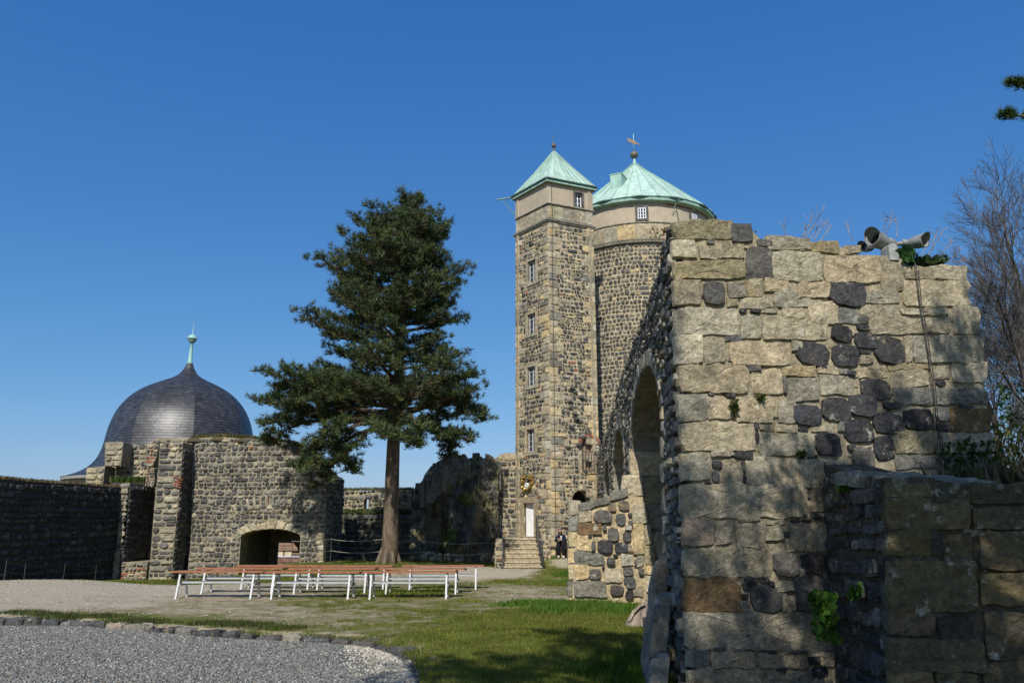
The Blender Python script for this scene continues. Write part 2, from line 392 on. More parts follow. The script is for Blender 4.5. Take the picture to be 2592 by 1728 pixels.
def ground_mat():
    m = bpy.data.materials.new('ground'); m.use_nodes = True; t = m.node_tree; N = t.nodes; L = t.links
    b = N['Principled BSDF']; b.inputs['Roughness'].default_value = .95; b.inputs['Specular IOR Level'].default_value = .15
    a = N.new('ShaderNodeAttribute'); a.attribute_name = 'Col'; tc = N.new('ShaderNodeTexCoord')
    sp = N.new('ShaderNodeSeparateColor'); L.new(a.outputs['Color'], sp.inputs[0])
    def nz(sc, det=8, ro=.65):
        n = N.new('ShaderNodeTexNoise'); n.inputs['Scale'].default_value = sc; n.inputs['Detail'].default_value = det; n.inputs['Roughness'].default_value = ro
        L.new(tc.outputs['Object'], n.inputs['Vector']); return n.outputs['Fac']
    def ramp(fac, *st):
        r = N.new('ShaderNodeValToRGB'); L.new(fac, r.inputs[0]); e = r.color_ramp.elements
        e[0].position, e[0].color = st[0][0], (*st[0][1], 1); e[1].position, e[1].color = st[-1][0], (*st[-1][1], 1)
        for p, c in st[1:-1]: q = e.new(p); q.color = (*c, 1)
        return r.outputs[0]
    def mix(f, c1, c2):
        x = N.new('ShaderNodeMix'); x.data_type = 'RGBA'; L.new(f, x.inputs[0]); L.new(c1, x.inputs[6]); L.new(c2, x.inputs[7]); return x.outputs[2]
    def thr(mask, noise_, wd):      # mask compared with noise gives broken-up edges
        s = N.new('ShaderNodeMath'); s.operation = 'SUBTRACT'; L.new(mask, s.inputs[0]); L.new(noise_, s.inputs[1])
        r = N.new('ShaderNodeMapRange'); L.new(s.outputs[0], r.inputs[0]); r.inputs[1].default_value = -wd; r.inputs[2].default_value = wd; return r.outputs[0]
    dirt = ramp(nz(3), (.3, (.19,.155,.10)), (.5, (.32,.265,.175)), (.72, (.40,.345,.24)))
    peb = ramp(nz(60, 3), (.35, (.24,.205,.15)), (.55, (.41,.355,.26)), (.7, (.6,.54,.42)))
    gr = ramp(nz(5), (.3, (.06,.075,.012)), (.5, (.11,.125,.02)), (.72, (.17,.155,.045)))
    dry = ramp(nz(24, 4), (.35, (.09,.075,.035)), (.6, (.2,.18,.09)), (.7, (.28,.24,.13)))
    n1 = nz(1.6, 9, .75); n2 = nz(.9, 9, .7)
    def rescale(f, lo, hi):
        r = N.new('ShaderNodeMapRange'); L.new(f, r.inputs[0]); r.inputs[1].default_value = .28; r.inputs[2].default_value = .72; r.inputs[3].default_value = lo; r.inputs[4].default_value = hi; return r.outputs[0]
    c = mix(thr(sp.outputs[1], rescale(n2, .05, 1.12), .2), dirt, peb)
    c = mix(thr(sp.outputs[0], rescale(n1, -.05, 1.05), .25), c, dry)
    c = mix(thr(sp.outputs[0], rescale(nz(2.3, 9, .75), .05, 1.0), .12), c, gr)
    L.new(c, b.inputs['Base Color'])
    bp = N.new('ShaderNodeBump'); bp.inputs['Strength'].default_value = 1; bp.inputs['Distance'].default_value = .03
    L.new(nz(22, 8, .7), bp.inputs['Height']); L.new(bp.outputs[0], b.inputs['Normal'])
    return m
M_GROUND = ground_mat()
tag(raw_mesh('ground', V, F, Cf, M_GROUND, smooth=True), kind='structure')

# gravel bed: its sheet, then loose stones on it
mb = MB(); bx = np.arange(-15.8, 0, .25); by = np.arange(1.5, 14.6, .25)
for i in range(len(bx)-1):
    for j in range(len(by)-1):
        cx, cy = bx[i]+.125, by[j]+.125
        if inside(DIP, np.array([cx]), np.array([cy]))[0] or inside(BED, np.array([cx]), np.array([cy]))[0]:
            q = [(bx[i],by[j]),(bx[i+1],by[j]),(bx[i+1],by[j+1]),(bx[i],by[j+1])]
            mb.add([(a, b, G(a, b)-.085) for a, b in q], [(0,1,2,3)], (.13,.13,.12))
M_GRAV = attr_mat('gravel', .9, .03, 18, .5, .2)
tag(mb.build('gravel_bed', M_GRAV), kind='structure')
def pebbles(name, n, region, base, sizes, zoff, label=None, cols=None):
    pts = region(n); n = len(pts)
    oct_ = np.array([(1,0,0),(-1,0,0),(0,1,0),(0,-1,0),(0,0,1),(0,0,-1)], float)
    fo = np.array([(0,2,4),(2,1,4),(1,3,4),(3,0,4),(2,0,5),(1,2,5),(3,1,5),(0,3,5)])
    s = RNG.uniform(sizes[0], sizes[1], (n,1,1))*RNG.uniform(.55,1.3,(n,1,3))*np.array([1,1,.6])
    v = oct_[None]*s+RNG.normal(0, .12, (n,6,3))*s
    a = RNG.uniform(0, 6.28, n); ca, sa = np.cos(a), np.sin(a); tl = RNG.normal(0, .45, n)
    x = v[...,0]*ca[:,None]-v[...,1]*sa[:,None]; y = v[...,0]*sa[:,None]+v[...,1]*ca[:,None]; z = v[...,2]+x*np.sin(tl)[:,None]
    V = np.stack([x+pts[:,0:1], y+pts[:,1:2], z+pts[:,2:3]+zoff], -1).reshape(-1,3)
    F = (fo[None]+6*np.arange(n)[:,None,None]).reshape(-1,3)
    ci = RNG.choice(len(cols), n, p=[c[1] for c in cols]); C = np.array([c[0] for c in cols])[ci]*RNG.uniform(.75,1.25,(n,1))
    return raw_mesh(name, V, F, np.repeat(C, 8, axis=0), M_PEB)
def bed_region(n):
    y = 8.0+(14.3-8.0)*RNG.uniform(0,1,n)**1.0; x = RNG.uniform(-10, 0, n); ok = inside(BED, x, y) & (x > -.72*y-.3)
    x, y = x[ok], y[ok]; return np.stack([x, y, gz(x,y)-.08], 1)
o = pebbles('gravel', 110000, bed_region, None, (.010,.024), 0, cols=[((.175,.175,.16),.58),((.10,.10,.095),.18),((.25,.245,.22),.15),((.42,.40,.35),.05),((.26,.20,.13),.04)])
tag(o, 'loose grey crushed gravel filling the round bed in the foreground', 'gravel', kind='stuff')
def light_region(n):
    y = RNG.uniform(8.2, 12.3, n); e = np.interp(y, [q[1] for q in EDGE[::-1]], [q[0] for q in EDGE[::-1]])
    x = e-np.abs(RNG.normal(0, .26, n))-.05; ok = inside(BED, x, y) & (x > -2.4); x, y = x[ok], y[ok]; return np.stack([x, y, gz(x,y)-.07], 1)
o = pebbles('pale_gravel', 3600, light_region, None, (.010,.024), 0, cols=[((.42,.38,.29),.5),((.3,.27,.2),.3),((.55,.52,.46),.2)])
tag(o, 'pale sandy gravel spilt along the right rim of the grey bed', 'gravel', kind='stuff')
def path_region(n):
    y = RNG.uniform(12, 30, n); x = RNG.uniform(-16, 4, n); a, b = masks(x, y); ok = (RNG.uniform(0,1,n) < .15+b*.9-a*.5) & ~inside(BED, x, y)
    x, y = x[ok], y[ok]; return np.stack([x, y, gz(x,y)], 1)
o = pebbles('path_gravel', 22000, path_region, None, (.008,.022), 0, cols=[((.40,.37,.30),.6),((.25,.23,.2),.25),((.62,.6,.55),.15)])
tag(o, 'light small stones strewn over the trodden path and bare earth', 'gravel', kind='stuff')

# edging stones round the bed, each its own thing
def dense_edge():
    out = []
    for (a, b), (c, d) in zip(EDGE, EDGE[1:]):
        L = math.hypot(c-a, d-b); n = max(1, int(L/.02))
        out += [(a+(c-a)*i/n, b+(d-b)*i/n) for i in range(n)]
    return out
DE = dense_edge(); i = 0; kb = 0
ORD = ['first','second','third','fourth','fifth','sixth','seventh','eighth','ninth','tenth','eleventh','twelfth','thirteenth','fourteenth','fifteenth','sixteenth','seventeenth','eighteenth','nineteenth','twentieth']
kerbs = []
while i < len(DE)-8:
    Lc = rnd(.26, .58) if DE[i][1] > 11.3 else rnd(.24,.36); j = min(len(DE)-1, i+int(Lc/.02))
    a, b = Vector(DE[i]), Vector(DE[j]); d = (b-a); L = d.length
    if L < .12: break
    d.normalize(); nrm = Vector((-d.y, d.x)); side = DE[i][1] > 11.3
    m = (a+b)/2; dep = rnd(.22,.34) if side else rnd(.34,.55); z0 = G(m.x, m.y); top = rnd(-.05,.01) if side else rnd(-.06,-.02)
    mb = MB(); o = m+nrm*dep/2; vs = []; fs = []
    for (sx, zz) in ((1.0,-.2),(1.0,top-.035),(.86,top),(.5,top+.012)):
        for q in cell(-L/2+.008, -dep/2, L/2-.008, dep/2, 5, 10, .07): vs.append(Vector((o.x+d.x*q[0]*sx+nrm.x*q[1]*sx, o.y+d.y*q[0]*sx+nrm.y*q[1]*sx, z0+zz+rnd(-.016,.016)+q[0]*.04)))
    # keep ring order regular
    rings = 4; n = 10
    for r in range(rings-1):
        for k in range(n): fs.append((r*n+k, r*n+(k+1)%n, (r+1)*n+(k+1)%n, (r+1)*n+k))
    fs.append(tuple((rings-1)*n+k for k in range(n)))
    kc = pick({'m': 6, 'k': 3, 'b': 1.5, 'd': .5, 'p': .1, 'g': .2}); mb.add(vs, fs, pal(kc))
    kerbs.append((mb, kc, L, side)); i = j+1
nk = len(kerbs)
for q, (mb, kc, L, side) in enumerate(kerbs):
    cn = {'m':'dark basalt','b':'blackish','k':'charcoal grey','d':'grey','p':'reddish','g':'pale brown'}[kc]
    ln = 'long' if L > .46 else ('short' if L < .33 else 'medium')
    k = q+1 if q < nk//2 else nk-q
    wh = ('from its left end' if q < nk//2 else 'from its near end')
    od = ORD[k-1] if k <= 20 else 'twenty-'+ORD[k-21]
    o = mb.build('edging_stone', M_NEAR); tag(o, f'{ln} {cn} stone in the rim of the gravel bed, {od} {wh}', 'edging stone', 'edging stones round the gravel bed')

# ------------------------------------------------------------ arcade wall on the right
TH = R(4.03)
ARC = Fr((1.96, 9.5, 0), (math.sin(TH), math.cos(TH), 0), (-math.cos(TH), math.sin(TH), 0), .02)
EA = R(15)
END = Fr((1.96, 9.5, 0), (math.cos(EA), math.sin(EA), 0), (math.sin(EA), -math.cos(EA), 0), .0)
END.O = Vector((1.985, 9.5, 0))
arc = thing('arcade_wall', 'tall ruined castle wall with blind arches running back from the sunlit end face', 'wall', (2.0, 9.5, 0))
prof = [ARC.px(1701,562), ARC.px(1690,600), ARC.px(1672,668), ARC.px(1655,724), ARC.px(1639,782), ARC.px(1622,818), ARC.px(1606,856), ARC.px(1592,905), ARC.px(1575,950), ARC.px(1563,994), ARC.px(1546,1055), ARC.px(1529,1117), ARC.px(1512,1150)]
prof = [(max(0, a), b) for a, b in prof if a < 27.4]; prof.append((27.6, prof[-1][1])); prof[0] = (0.02, prof[0][1])
topl = []
for (a, b), (c, d) in zip(prof, prof[1:]):
    n = max(1, int((c-a)/.5))
    for k in range(n): topl.append((a+(c-a)*k/n, b+(d-b)*k/n+rnd(-.07,.07)))
outer = [(0.02,-.6)]+topl+[(27.6, prof[-1][1]),(27.6,-.8)]
AR = []
for (xr, yr, xl, yl, xa, ya) in ((1679,1100,1600,1150,1632,936),(1583,1150,1555,1180,1564,1091),(1546,1220,1532,1240,1538,1160),(1519,1250,1511,1250,1515,1199),(1506.5,1262,1502.5,1262,1504.5,1230)):
    ur = ARC.px(xr, yr)[0]; ul = ARC.px(xl, yl)[0]; za = ARC.px(xa, ya)[1]
    AR.append((ur, ul, za))
AR = [(a, b, min(z, 4.3)) for a, b, z in AR if b < 27.2]
print('arches', AR)
holes = []; ring = []
for i, (a, b, za) in enumerate(AR):
    rise = min((b-a)*.28, 1.25); vs = za-rise
    holes.append(arch_loop(a, b, -.35, vs, rise, 16)); ring.append(arch_loop(a-.32, b+.32, -.35, vs, rise+.32, 16))
mb = MB(); slab(mb, ARC, [(.34,-.6)]+[q for q in outer if q[0] > .36], holes, .95, (.23,.21,.16))
fill(mb, ARC, [outer]+ring, (.11,.24), (.8,2.4), {'m':3.4,'k':4,'d':5,'g':3,'s':.5,'n':.2}, .05, .010, 8, .35, .1)
for k, (a, b, za) in enumerate(AR):
    rise = min((b-a)*.28, 1.25)
    voussoirs(mb, ARC, a, b, za-rise, rise, .28, 22 if k == 0 else 16, {'g':3,'d':4,'s':1}, .05, .01)
    for uu, sg in ((a, -1), (b, 1)):
        v = -.3
        while v < za-rise-.1:
            hh = rnd(.3,.5); wd = rnd(.2,.32)
            u0, u1 = sorted((uu, uu+sg*wd)); stone(mb, ARC, cell(u0, v, u1, min(v+hh-.02, za-rise), 8, 10, .03), .05, pal(pick({'g':3,'d':3,'s':1}))); v += hh
mb.build('wall', M_STONE, arc)
# back of the niches, sandstone coloured dark in place of its shade
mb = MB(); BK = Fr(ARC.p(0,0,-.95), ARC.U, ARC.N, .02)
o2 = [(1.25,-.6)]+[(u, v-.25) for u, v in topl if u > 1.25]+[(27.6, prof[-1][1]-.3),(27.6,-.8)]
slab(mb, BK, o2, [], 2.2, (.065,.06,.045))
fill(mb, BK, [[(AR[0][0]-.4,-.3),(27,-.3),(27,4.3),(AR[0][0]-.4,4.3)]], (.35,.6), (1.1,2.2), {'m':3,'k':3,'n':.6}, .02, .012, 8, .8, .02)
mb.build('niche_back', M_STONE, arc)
# jamb of the first arch, facing the camera
jl = AR[0][1]; JB = Fr(ARC.p(jl, 0, 0), -ARC.N, -ARC.U, 0)
mb = MB(); v = -.2
while v < 3.1:
    hh = rnd(.45,.75); stone(mb, JB, rect_cell([(-.0,v),(.92,v),(.92,v+hh-.02),(-.0,v+hh-.02)], .12, .008), .03, pal(pick({'s':3,'o':2,'w':1,'g':1}), .15)); v += hh
stone(mb, JB, rect_cell([(-.22,2.2),(.3,2.2),(.3,2.65),(-.16,2.65)], .1, .01), .06, pal('s'))
mb.build('arch_jamb', M_NEAR, arc)
# sunlit end face, its stones laid as in the photograph
eo = [END.px(*q) for q in ((1703,566),(1855,568),(1862,575),(1900,580),(1925,606),(2040,610),(2120,622),(2170,645),(2262,648),(2275,676),(2330,685),(2438,682),(2447,745),(2464,800),(2480,880),(2490,960),(2503,1060),(2510,1180),(2530,1500))]
ew = max(q[0] for q in eo); endo = [(0,-.5)]+eo+[(ew+.02,-.5)]
mb = MB(); slab(mb, END, [(max(a,.11+.022*max(b,0)), b) for a, b in endo], [], .3, (.34,.29,.195))
z7 = [(150,88,495,190,'o'),(485,112,605,218,'k',2),(690,185,950,250,'g',14),(945,210,1110,278,'o',8),(1150,235,1240,282,'g',3),(142,195,275,305,'w'),(300,240,415,315,'g'),(420,235,555,310,'s'),(340,205,385,228,'k'),(635,205,720,240,'k',3),
(150,330,560,425,'o'),(566,245,720,428,'k',2),(725,272,1008,445,'s',6),(1030,297,1350,450,'s',6),(1352,312,1475,490,'g',5),(1490,365,1655,428,'g',3),(1660,362,1850,435,'s'),
(148,438,300,582,'g'),(318,450,445,580,'k'),(458,455,572,535,'d'),(578,440,668,535,'s'),(672,425,805,498,'s'),(735,495,945,592,'g'),(530,540,722,595,'s'),(870,447,1050,535,'s'),(1058,455,1270,592,'b'),(1235,502,1465,572,'g'),(1485,442,1872,586,'s'),(455,545,520,590,'o',0),
(160,600,525,752,'w'),(537,637,658,770,'g'),(664,652,1040,782,'s',8),(780,600,905,650,'s'),(935,562,1098,688,'s'),(1112,598,1225,690,'d'),(1232,585,1362,650,'s'),(1370,590,1450,650,'g'),(1470,600,1755,642,'s'),(1777,590,1925,755,'g'),(1282,657,1755,750,'g'),(530,605,570,628,'b'),(595,607,650,630,'b'),(665,608,755,635,'s',0),(1218,640,1278,690,'k'),
(155,762,312,925,'w'),(325,802,445,925,'g'),(472,800,825,933,'s'),(870,802,1045,935,'b'),(1070,702,1175,798,'b'),(1070,818,1225,945,'b'),(1202,748,1330,838,'b'),(1320,775,1488,925,'b'),(1492,760,1530,918,'g'),(1537,762,1950,916,'g'),(450,757,540,795,'k',0),(1220,848,1285,868,'b'),(1235,870,1300,920,'g'),(840,800,885,850,'g',0),(1215,697,1280,730,'b'),
(170,937,575,1092,'s'),(600,952,778,1103,'s'),(785,945,970,995,'o'),(982,942,1110,985,'s'),(1225,940,1390,1003,'s'),(1407,962,1625,1058,'s'),(1657,942,1745,1020,'g'),(1767,927,1970,1028,'w',2),(580,935,645,960,'k',0),(1110,950,1150,980,'d'),(1158,962,1205,992,'b'),(1400,925,1640,958,'o',0),(1680,1022,1725,1052,'b'),(970,938,1045,952,'b'),
(175,1107,345,1258,'g'),(352,1117,495,1250,'s'),(500,1132,730,1268,'s'),(762,1142,850,1268,'g'),(802,1007,995,1145,'g'),(1002,992,1198,1098,'g'),(1242,1017,1410,1135,'b'),(1012,1117,1170,1262,'b'),(1162,1102,1330,1235,'b'),(845,1162,1005,1285,'b'),(1422,1072,1975,1163,'d'),(1680,1177,1752,1262,'k'),(1760,1182,1995,1320,'n'),(1682,1268,1752,1322,'b'),(1812,1166,1870,1196,'b'),(785,1000,800,1100,'k'),(440,1097,505,1122,'b'),(345,1095,380,1110,'b'),
(185,1270,620,1425,'s'),(640,1327,965,1452,'g'),(750,1282,860,1318,'s'),(642,1285,735,1312,'g'),(1137,1247,1305,1385,'b'),(970,1327,1120,1458,'b'),(1312,1207,1488,1330,'b'),(1492,1187,1655,1312,'b'),(1322,1342,1425,1490,'b'),(1434,1322,1680,1448,'o'),(1690,1332,2010,1440,'g'),(1187,1410,1310,1530,'k'),(612,1262,632,1310,'b'),(870,1298,930,1318,'b'),(945,1288,1040,1316,'g',0),(620,1325,636,1375,'b'),(1365,1150,1470,1188,'b'),(1110,1265,1140,1325,'d'),(1160,1395,1200,1430,'b'),(1440,1460,1690,1530,'d',0),(1700,1450,2010,1530,'d',0)]
z8 = [(200,107,388,285,'g'),(398,160,455,210,'b'),(398,225,440,300,'k'),(452,155,590,303,'g'),(610,142,780,308,'g'),(787,150,1100,325,'s',12),(1110,165,1235,250,'s',0),(395,108,520,135,'p'),(530,105,645,150,'b'),(575,160,602,190,'k'),(585,195,605,240,'k'),(590,250,608,308,'b'),
(205,302,1000,516,'s',12),(1010,337,1110,480,'s',0),(1037,487,1115,530,'b'),(215,512,398,690,'p',0),(417,542,530,690,'g'),(547,552,715,700,'g',3),(722,567,840,660,'s'),(852,547,1115,728,'s',0),(885,530,945,548,'b'),(740,530,850,556,'g'),(960,530,1010,545,'b'),(560,522,690,545,'g',0),(855,600,875,650,'b'),
(220,707,768,883,'s'),(780,728,938,888,'k'),(955,738,1112,870,'b'),(940,780,962,880,'g',0),(1080,830,1120,900,'k'),
(228,887,583,1103,'n',3),(590,920,688,975,'b'),(600,895,690,918,'b'),(695,893,750,922,'b'),(632,930,838,1110,'k'),(777,917,905,965,'s'),(910,870,1110,1108,'k'),(840,985,888,1108,'g',0),(585,990,615,1030,'b'),(750,910,780,950,'b'),(855,975,900,990,'b'),(580,1040,628,1105,'g',0),(890,1000,910,1100,'g',0),
(240,1102,1150,1338,'g',3),(250,1352,378,1450,'d',0),(387,1352,665,1448,'g'),(690,1372,998,1443,'s'),(1000,1382,1070,1438,'b'),(1020,1450,1120,1508,'b'),(1010,1342,1150,1378,'s'),(1075,1385,1150,1445,'s',0),(400,1325,480,1348,'k'),(520,1335,620,1350,'k'),(700,1345,800,1368,'b'),(830,1345,990,1368,'k'),
(250,1462,535,1600,'g'),(562,1462,700,1600,'s'),(737,1482,860,1528,'s'),(872,1472,1010,1540,'d',0),(540,1465,600,1510,'w'),(1040,1518,1150,1600,'s',0),(800,1450,860,1475,'b'),(740,1540,1010,1620,'s'),(250,1612,700,1760,'g'),(720,1632,1100,1760,'s')]
pxstones(mb, END, z7, 1640, 520, .4337, .033); pxstones(mb, END, z8, 1640, 1100, .4048, .033)
# pinnings in the wide joints
for _ in range(420):
    u = rnd(.1, ew-.1); v = rnd(0, 5.2)
    if not spans(v+.05, [endo]) or not any(a < u < b for a, b in spans(v+.05, [endo])): continue
    stone(mb, END, cell(u, v, u+rnd(.04,.12), v+rnd(.025,.05), 3, 7), .015, pal(pick({'b':2,'k':2,'g':2,'s':2})))
mb.build('end_face', M_NEAR, arc)
# top of the wall end and its far corner
mb = MB(); 
for _ in range(26):
    u = rnd(.5, ew-.4); v = interp(u, [(q[0], q[1]) for q in sorted(eo[:12])]); 
    q = END.p(u, v-.02, -rnd(.35, 1.3)); r = rnd(.08,.2)
    mb.lathe([(0.01,-.1),(r,-.05),(r*.9,.05),(r*.5,.1),(.01,.11)], 6, pal(pick({'g':3,'s':2,'k':1})), q, (rnd(-.2,.2),rnd(-.2,.2),1))
mb.build('coping_rubble', M_NEAR, arc)

# low wall in front of it, at the right edge
low = thing('low_wall', 'low dark stone wall in tree shade standing in front of the tall wall at the right edge', 'wall', (4, 8.3, 0))
LF = Fr((3.78, 8.15, 0), (math.cos(R(-3)), math.sin(R(-3)), 0), (math.sin(R(-3)), -math.cos(R(-3)), 0), .02)
LS = Fr((3.78, 8.15, 0), (.06, 1, 0), (-1, .06, 0), .015)
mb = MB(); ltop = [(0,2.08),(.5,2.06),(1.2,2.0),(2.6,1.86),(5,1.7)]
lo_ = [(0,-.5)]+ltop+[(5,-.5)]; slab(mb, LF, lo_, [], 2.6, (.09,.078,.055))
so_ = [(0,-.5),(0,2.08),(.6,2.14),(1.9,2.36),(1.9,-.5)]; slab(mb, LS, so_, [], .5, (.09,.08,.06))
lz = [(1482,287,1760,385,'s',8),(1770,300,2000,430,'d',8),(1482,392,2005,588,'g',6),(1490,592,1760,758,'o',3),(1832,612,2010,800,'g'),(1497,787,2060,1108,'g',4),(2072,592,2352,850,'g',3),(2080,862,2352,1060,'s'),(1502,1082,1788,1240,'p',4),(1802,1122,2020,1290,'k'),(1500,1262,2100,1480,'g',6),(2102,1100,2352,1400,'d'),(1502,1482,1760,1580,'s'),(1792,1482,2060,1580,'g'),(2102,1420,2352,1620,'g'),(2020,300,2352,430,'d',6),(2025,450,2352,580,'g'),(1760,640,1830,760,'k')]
pxstones(mb, LF, lz, 1640, 1100, .4048, .05, tint=(.47,.43,.33))  # tint darkens the front stones to carry the deep tree shade
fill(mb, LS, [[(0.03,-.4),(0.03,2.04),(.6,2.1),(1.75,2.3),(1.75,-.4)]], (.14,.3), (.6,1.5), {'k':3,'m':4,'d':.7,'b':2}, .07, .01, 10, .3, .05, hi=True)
# coping of flat stones sloping toward the camera
for k in range(60):
    u = rnd(0, 3.6); t = rnd(.05, 1.5); base = LF.p(u, interp(u, ltop)+.10*t, -t); r = rnd(.1,.24)
    mb.lathe([(r,-.12),(r*1.02,0),(r*.8,.035),(.01,.045)], 7, pal(pick({'d':3,'k':2,'g':2})), base, (rnd(-.12,.12),rnd(-.3,0),1))
mb.build('wall', M_NEAR, low)

# buttress wall at the foot of the first arch
bt = thing('buttress_wall', 'short sloping buttress wall of basalt and sandstone in tan mortar below the large arch', 'wall', (1.6, 16.4, 0))
yb = AR[0][1]*math.cos(TH)+9.5
BF = Fr((0, yb-.05, 0), (1, 0, 0), (0, -1, 0), .0)
bo = [BF.px(*q) for q in ((1448,1535),(1452,1440),(1460,1350),(1468,1290),(1520,1268),(1594,1230),(1610,1250),(1640,1262),(1668,1535))]
mb = MB(); slab(mb, BF, bo, [], .95, (.46,.37,.225))
bz = [(246,598,455,648,'d',-54),(462,532,588,582,'d',-42),(240,650,320,730,'s'),(347,640,470,740,'k'),(500,665,570,752,'k'),(515,575,595,650,'k'),(448,600,500,655,'k'),(228,742,400,813,'n',3),(440,765,520,865,'k'),(548,800,610,868,'k'),(222,820,330,930,'t',2),(325,865,355,935,'k'),(368,850,475,950,'b'),(490,875,588,945,'b'),(210,940,415,1025,'d',6),(435,980,498,1035,'k'),(538,955,622,1035,'w',2),(212,1032,300,1130,'t'),(310,1060,392,1138,'k'),(418,1057,540,1155,'w',2),(552,1050,625,1112,'k'),(197,1145,438,1252,'d',6),(462,1175,555,1250,'k'),(568,1120,640,1200,'k'),(568,1215,628,1272,'b'),(620,602,715,738,'s'),(625,742,700,958,'t',2),(706,757,745,890,'s'),(702,900,770,1030,'o'),(715,1110,785,1230,'w',3),(650,972,700,1045,'g'),(660,1052,700,1100,'k'),(630,1180,695,1250,'g'),(345,755,375,790,'w'),(565,750,612,790,'w'),(405,750,435,790,'k'),(590,895,620,940,'g'),(300,820,330,845,'b'),(585,720,618,750,'k'),(585,665,615,690,'k'),(630,990,648,1040,'k'),(555,1120,575,1160,'k'),(400,1035,420,1055,'k'),(480,955,515,970,'b'),(705,1040,775,1100,'t',0)]
pxstones(mb, BF, bz, 1380, 1060, .3571, .055)
lxx = bo[0][0]; BL = Fr((lxx, yb-.05, 0), (0.03, 1, 0), (-1, .03, 0), -.02)
for k in range(7):
    v = -.1+k*.32; stone(mb, Fr((lxx+.03+.012*k, yb+.1, 0), (1,0,0), (0,-1,0)), rect_cell([(-.13,v),(.14,v),(.14,v+.3),(-.13,v+.3)], .08, .012), .07, pal(pick({'g':2,'d':2,'t':2})), True)
mb.build('wall', M_NEAR, bt)
# ------------------------------------------------------------ window builder
def window(parent, fr, x0, y0, x1, y1, nx, ny, sur=.12, scol='s', dep=.16, fcol=(.62,.62,.62), top='window', bars=False):
    a = fr.px(x0, y1); b = fr.px(x1, y0); u0, u1 = sorted((a[0], b[0])); v0, v1 = sorted((a[1], b[1]))
    return window_uv(parent, fr, u0, v0, u1, v1, nx, ny, sur, scol, dep, fcol, top, bars)
def window_uv(parent, fr, u0, v0, u1, v1, nx, ny, sur=.12, scol='s', dep=.16, fcol=(.62,.62,.62), top='window', bars=False):
    mb = MB(); t = .045
    def fb(mb, a, b, c, d, w0, w1, col): 
        vs = [fr.p(*q) for q in ((a,b,w0),(c,b,w0),(c,d,w0),(a,d,w0),(a,b,w1),(c,b,w1),(c,d,w1),(a,d,w1))]
        mb.add(vs, [(0,3,2,1),(4,5,6,7),(0,1,5,4),(1,2,6,5),(2,3,7,6),(3,0,4,7)], col)
    wf = -dep
    fb(mb, u0, v0, u0+t, v1, wf, wf+.04, fcol); fb(mb, u1-t, v0, u1, v1, wf, wf+.04, fcol)
    fb(mb, u0+t, v0, u1-t, v0+t, wf, wf+.04, fcol); fb(mb, u0+t, v1-t, u1-t, v1, wf, wf+.04, fcol)
    for i in range(1, nx): c = lerp(u0, u1, i/nx); fb(mb, c-.026, v0+t, c+.026, v1-t, wf+.001, wf+.035, fcol)
    for i in range(1, ny): c = lerp(v0, v1, i/ny); fb(mb, u0+t, c-.011, u1-t, c+.011, wf+.004, wf+.03, fcol)
    o = mb.build(top, M_PAINT, parent)
    mb = MB(); mb.add([fr.p(*q) for q in ((u0,v0,wf-.01),(u1,v0,wf-.01),(u1,v1,wf-.01),(u0,v1,wf-.01))], [(0,1,2,3)], (.02,.025,.03)); mb.build('pane', M_GLASS, o)
    if sur:
        mb = MB(); c = pal(scol, .05)
        for q in ((u0-sur,v0-sur,u0,v1+sur),(u1,v0-sur,u1+sur,v1+sur),(u0,v1,u1,v1+sur),(u0,v0-sur,u1,v0)): fb(mb, q[0], q[1], q[2], q[3], -.12, .045, (c[0]*rnd(.9,1.1), c[1], c[2]))
        mb.build('surround', M_STONE, o)
    if bars:
        mb = MB()
        for i in range(1, 4): c = lerp(u0, u1, i/4); mb.bar(fr.p(c, v0, -.03), fr.p(c, v1, -.03), .008, .008, (.05,.05,.05))
        for i in range(1, 5): c = lerp(v0, v1, i/5); mb.bar(fr.p(u0, c, -.02), fr.p(u1, c, -.02), .008, .008, (.05,.05,.05))
        mb.build('window_grille', M_METAL, o)
    return (u0, v0, u1, v1)
def rect_loop(u0, v0, u1, v1): return [(u0,v0),(u0,v1),(u1,v1),(u1,v0)]

# ------------------------------------------------------------ square stair tower
C_, L_, R_ = Vector((1.73,35.5,0)), Vector((.17,37.6,0)), Vector((4.02,36.5,0)); B_ = L_+R_-C_
st = thing('stair_tower', 'slim square rubble stair tower with plastered top and pointed green copper roof', 'tower', (2.1,37.05,.2))
def face(a, b):
    d = (b-a).normalized(); n = Vector((d.y, -d.x, 0)); m = (C_+B_)/2
    if n.dot((a+b)/2-m) < 0: n = -n
    return Fr(a, d, n, 0)
FL, FR, FB1, FB2 = face(C_, L_), face(C_, R_), face(L_, B_), face(R_, B_)
WL, WR = (L_-C_).length, (R_-C_).length
ZM, ZB, ZP = 15.84, 16.78, 17.95
KT = {'m':4.2,'k':3.2,'d':1.4,'g':1.0,'s':2.4,'t':1.6,'r':.1}
mb = MB(); MORT = (.38,.318,.21)
wins = []
for x0,y0,x1,y1 in ((1337.5,664,1356.5,711),(1338,797,1355,842),(1337.5,930,1354.5,974),(1337,1087,1352,1143)):
    a = FL.px(x1, y1); b = FL.px(x0, y0); wins.append((min(a[0],b[0]), min(a[1],b[1]), max(a[0],b[0]), max(a[1],b[1])))
wins = [((a+c)/2-.30, b, (a+c)/2+.30, d) for a, b, c, d in wins]
da, db = FL.px(1354, 1358), FL.px(1327, 1273); DOOR = (min(da[0],db[0]), 1.12, max(da[0],db[0]), max(da[1],db[1]))
print('door', DOOR, 'wins', wins, WL, WR)
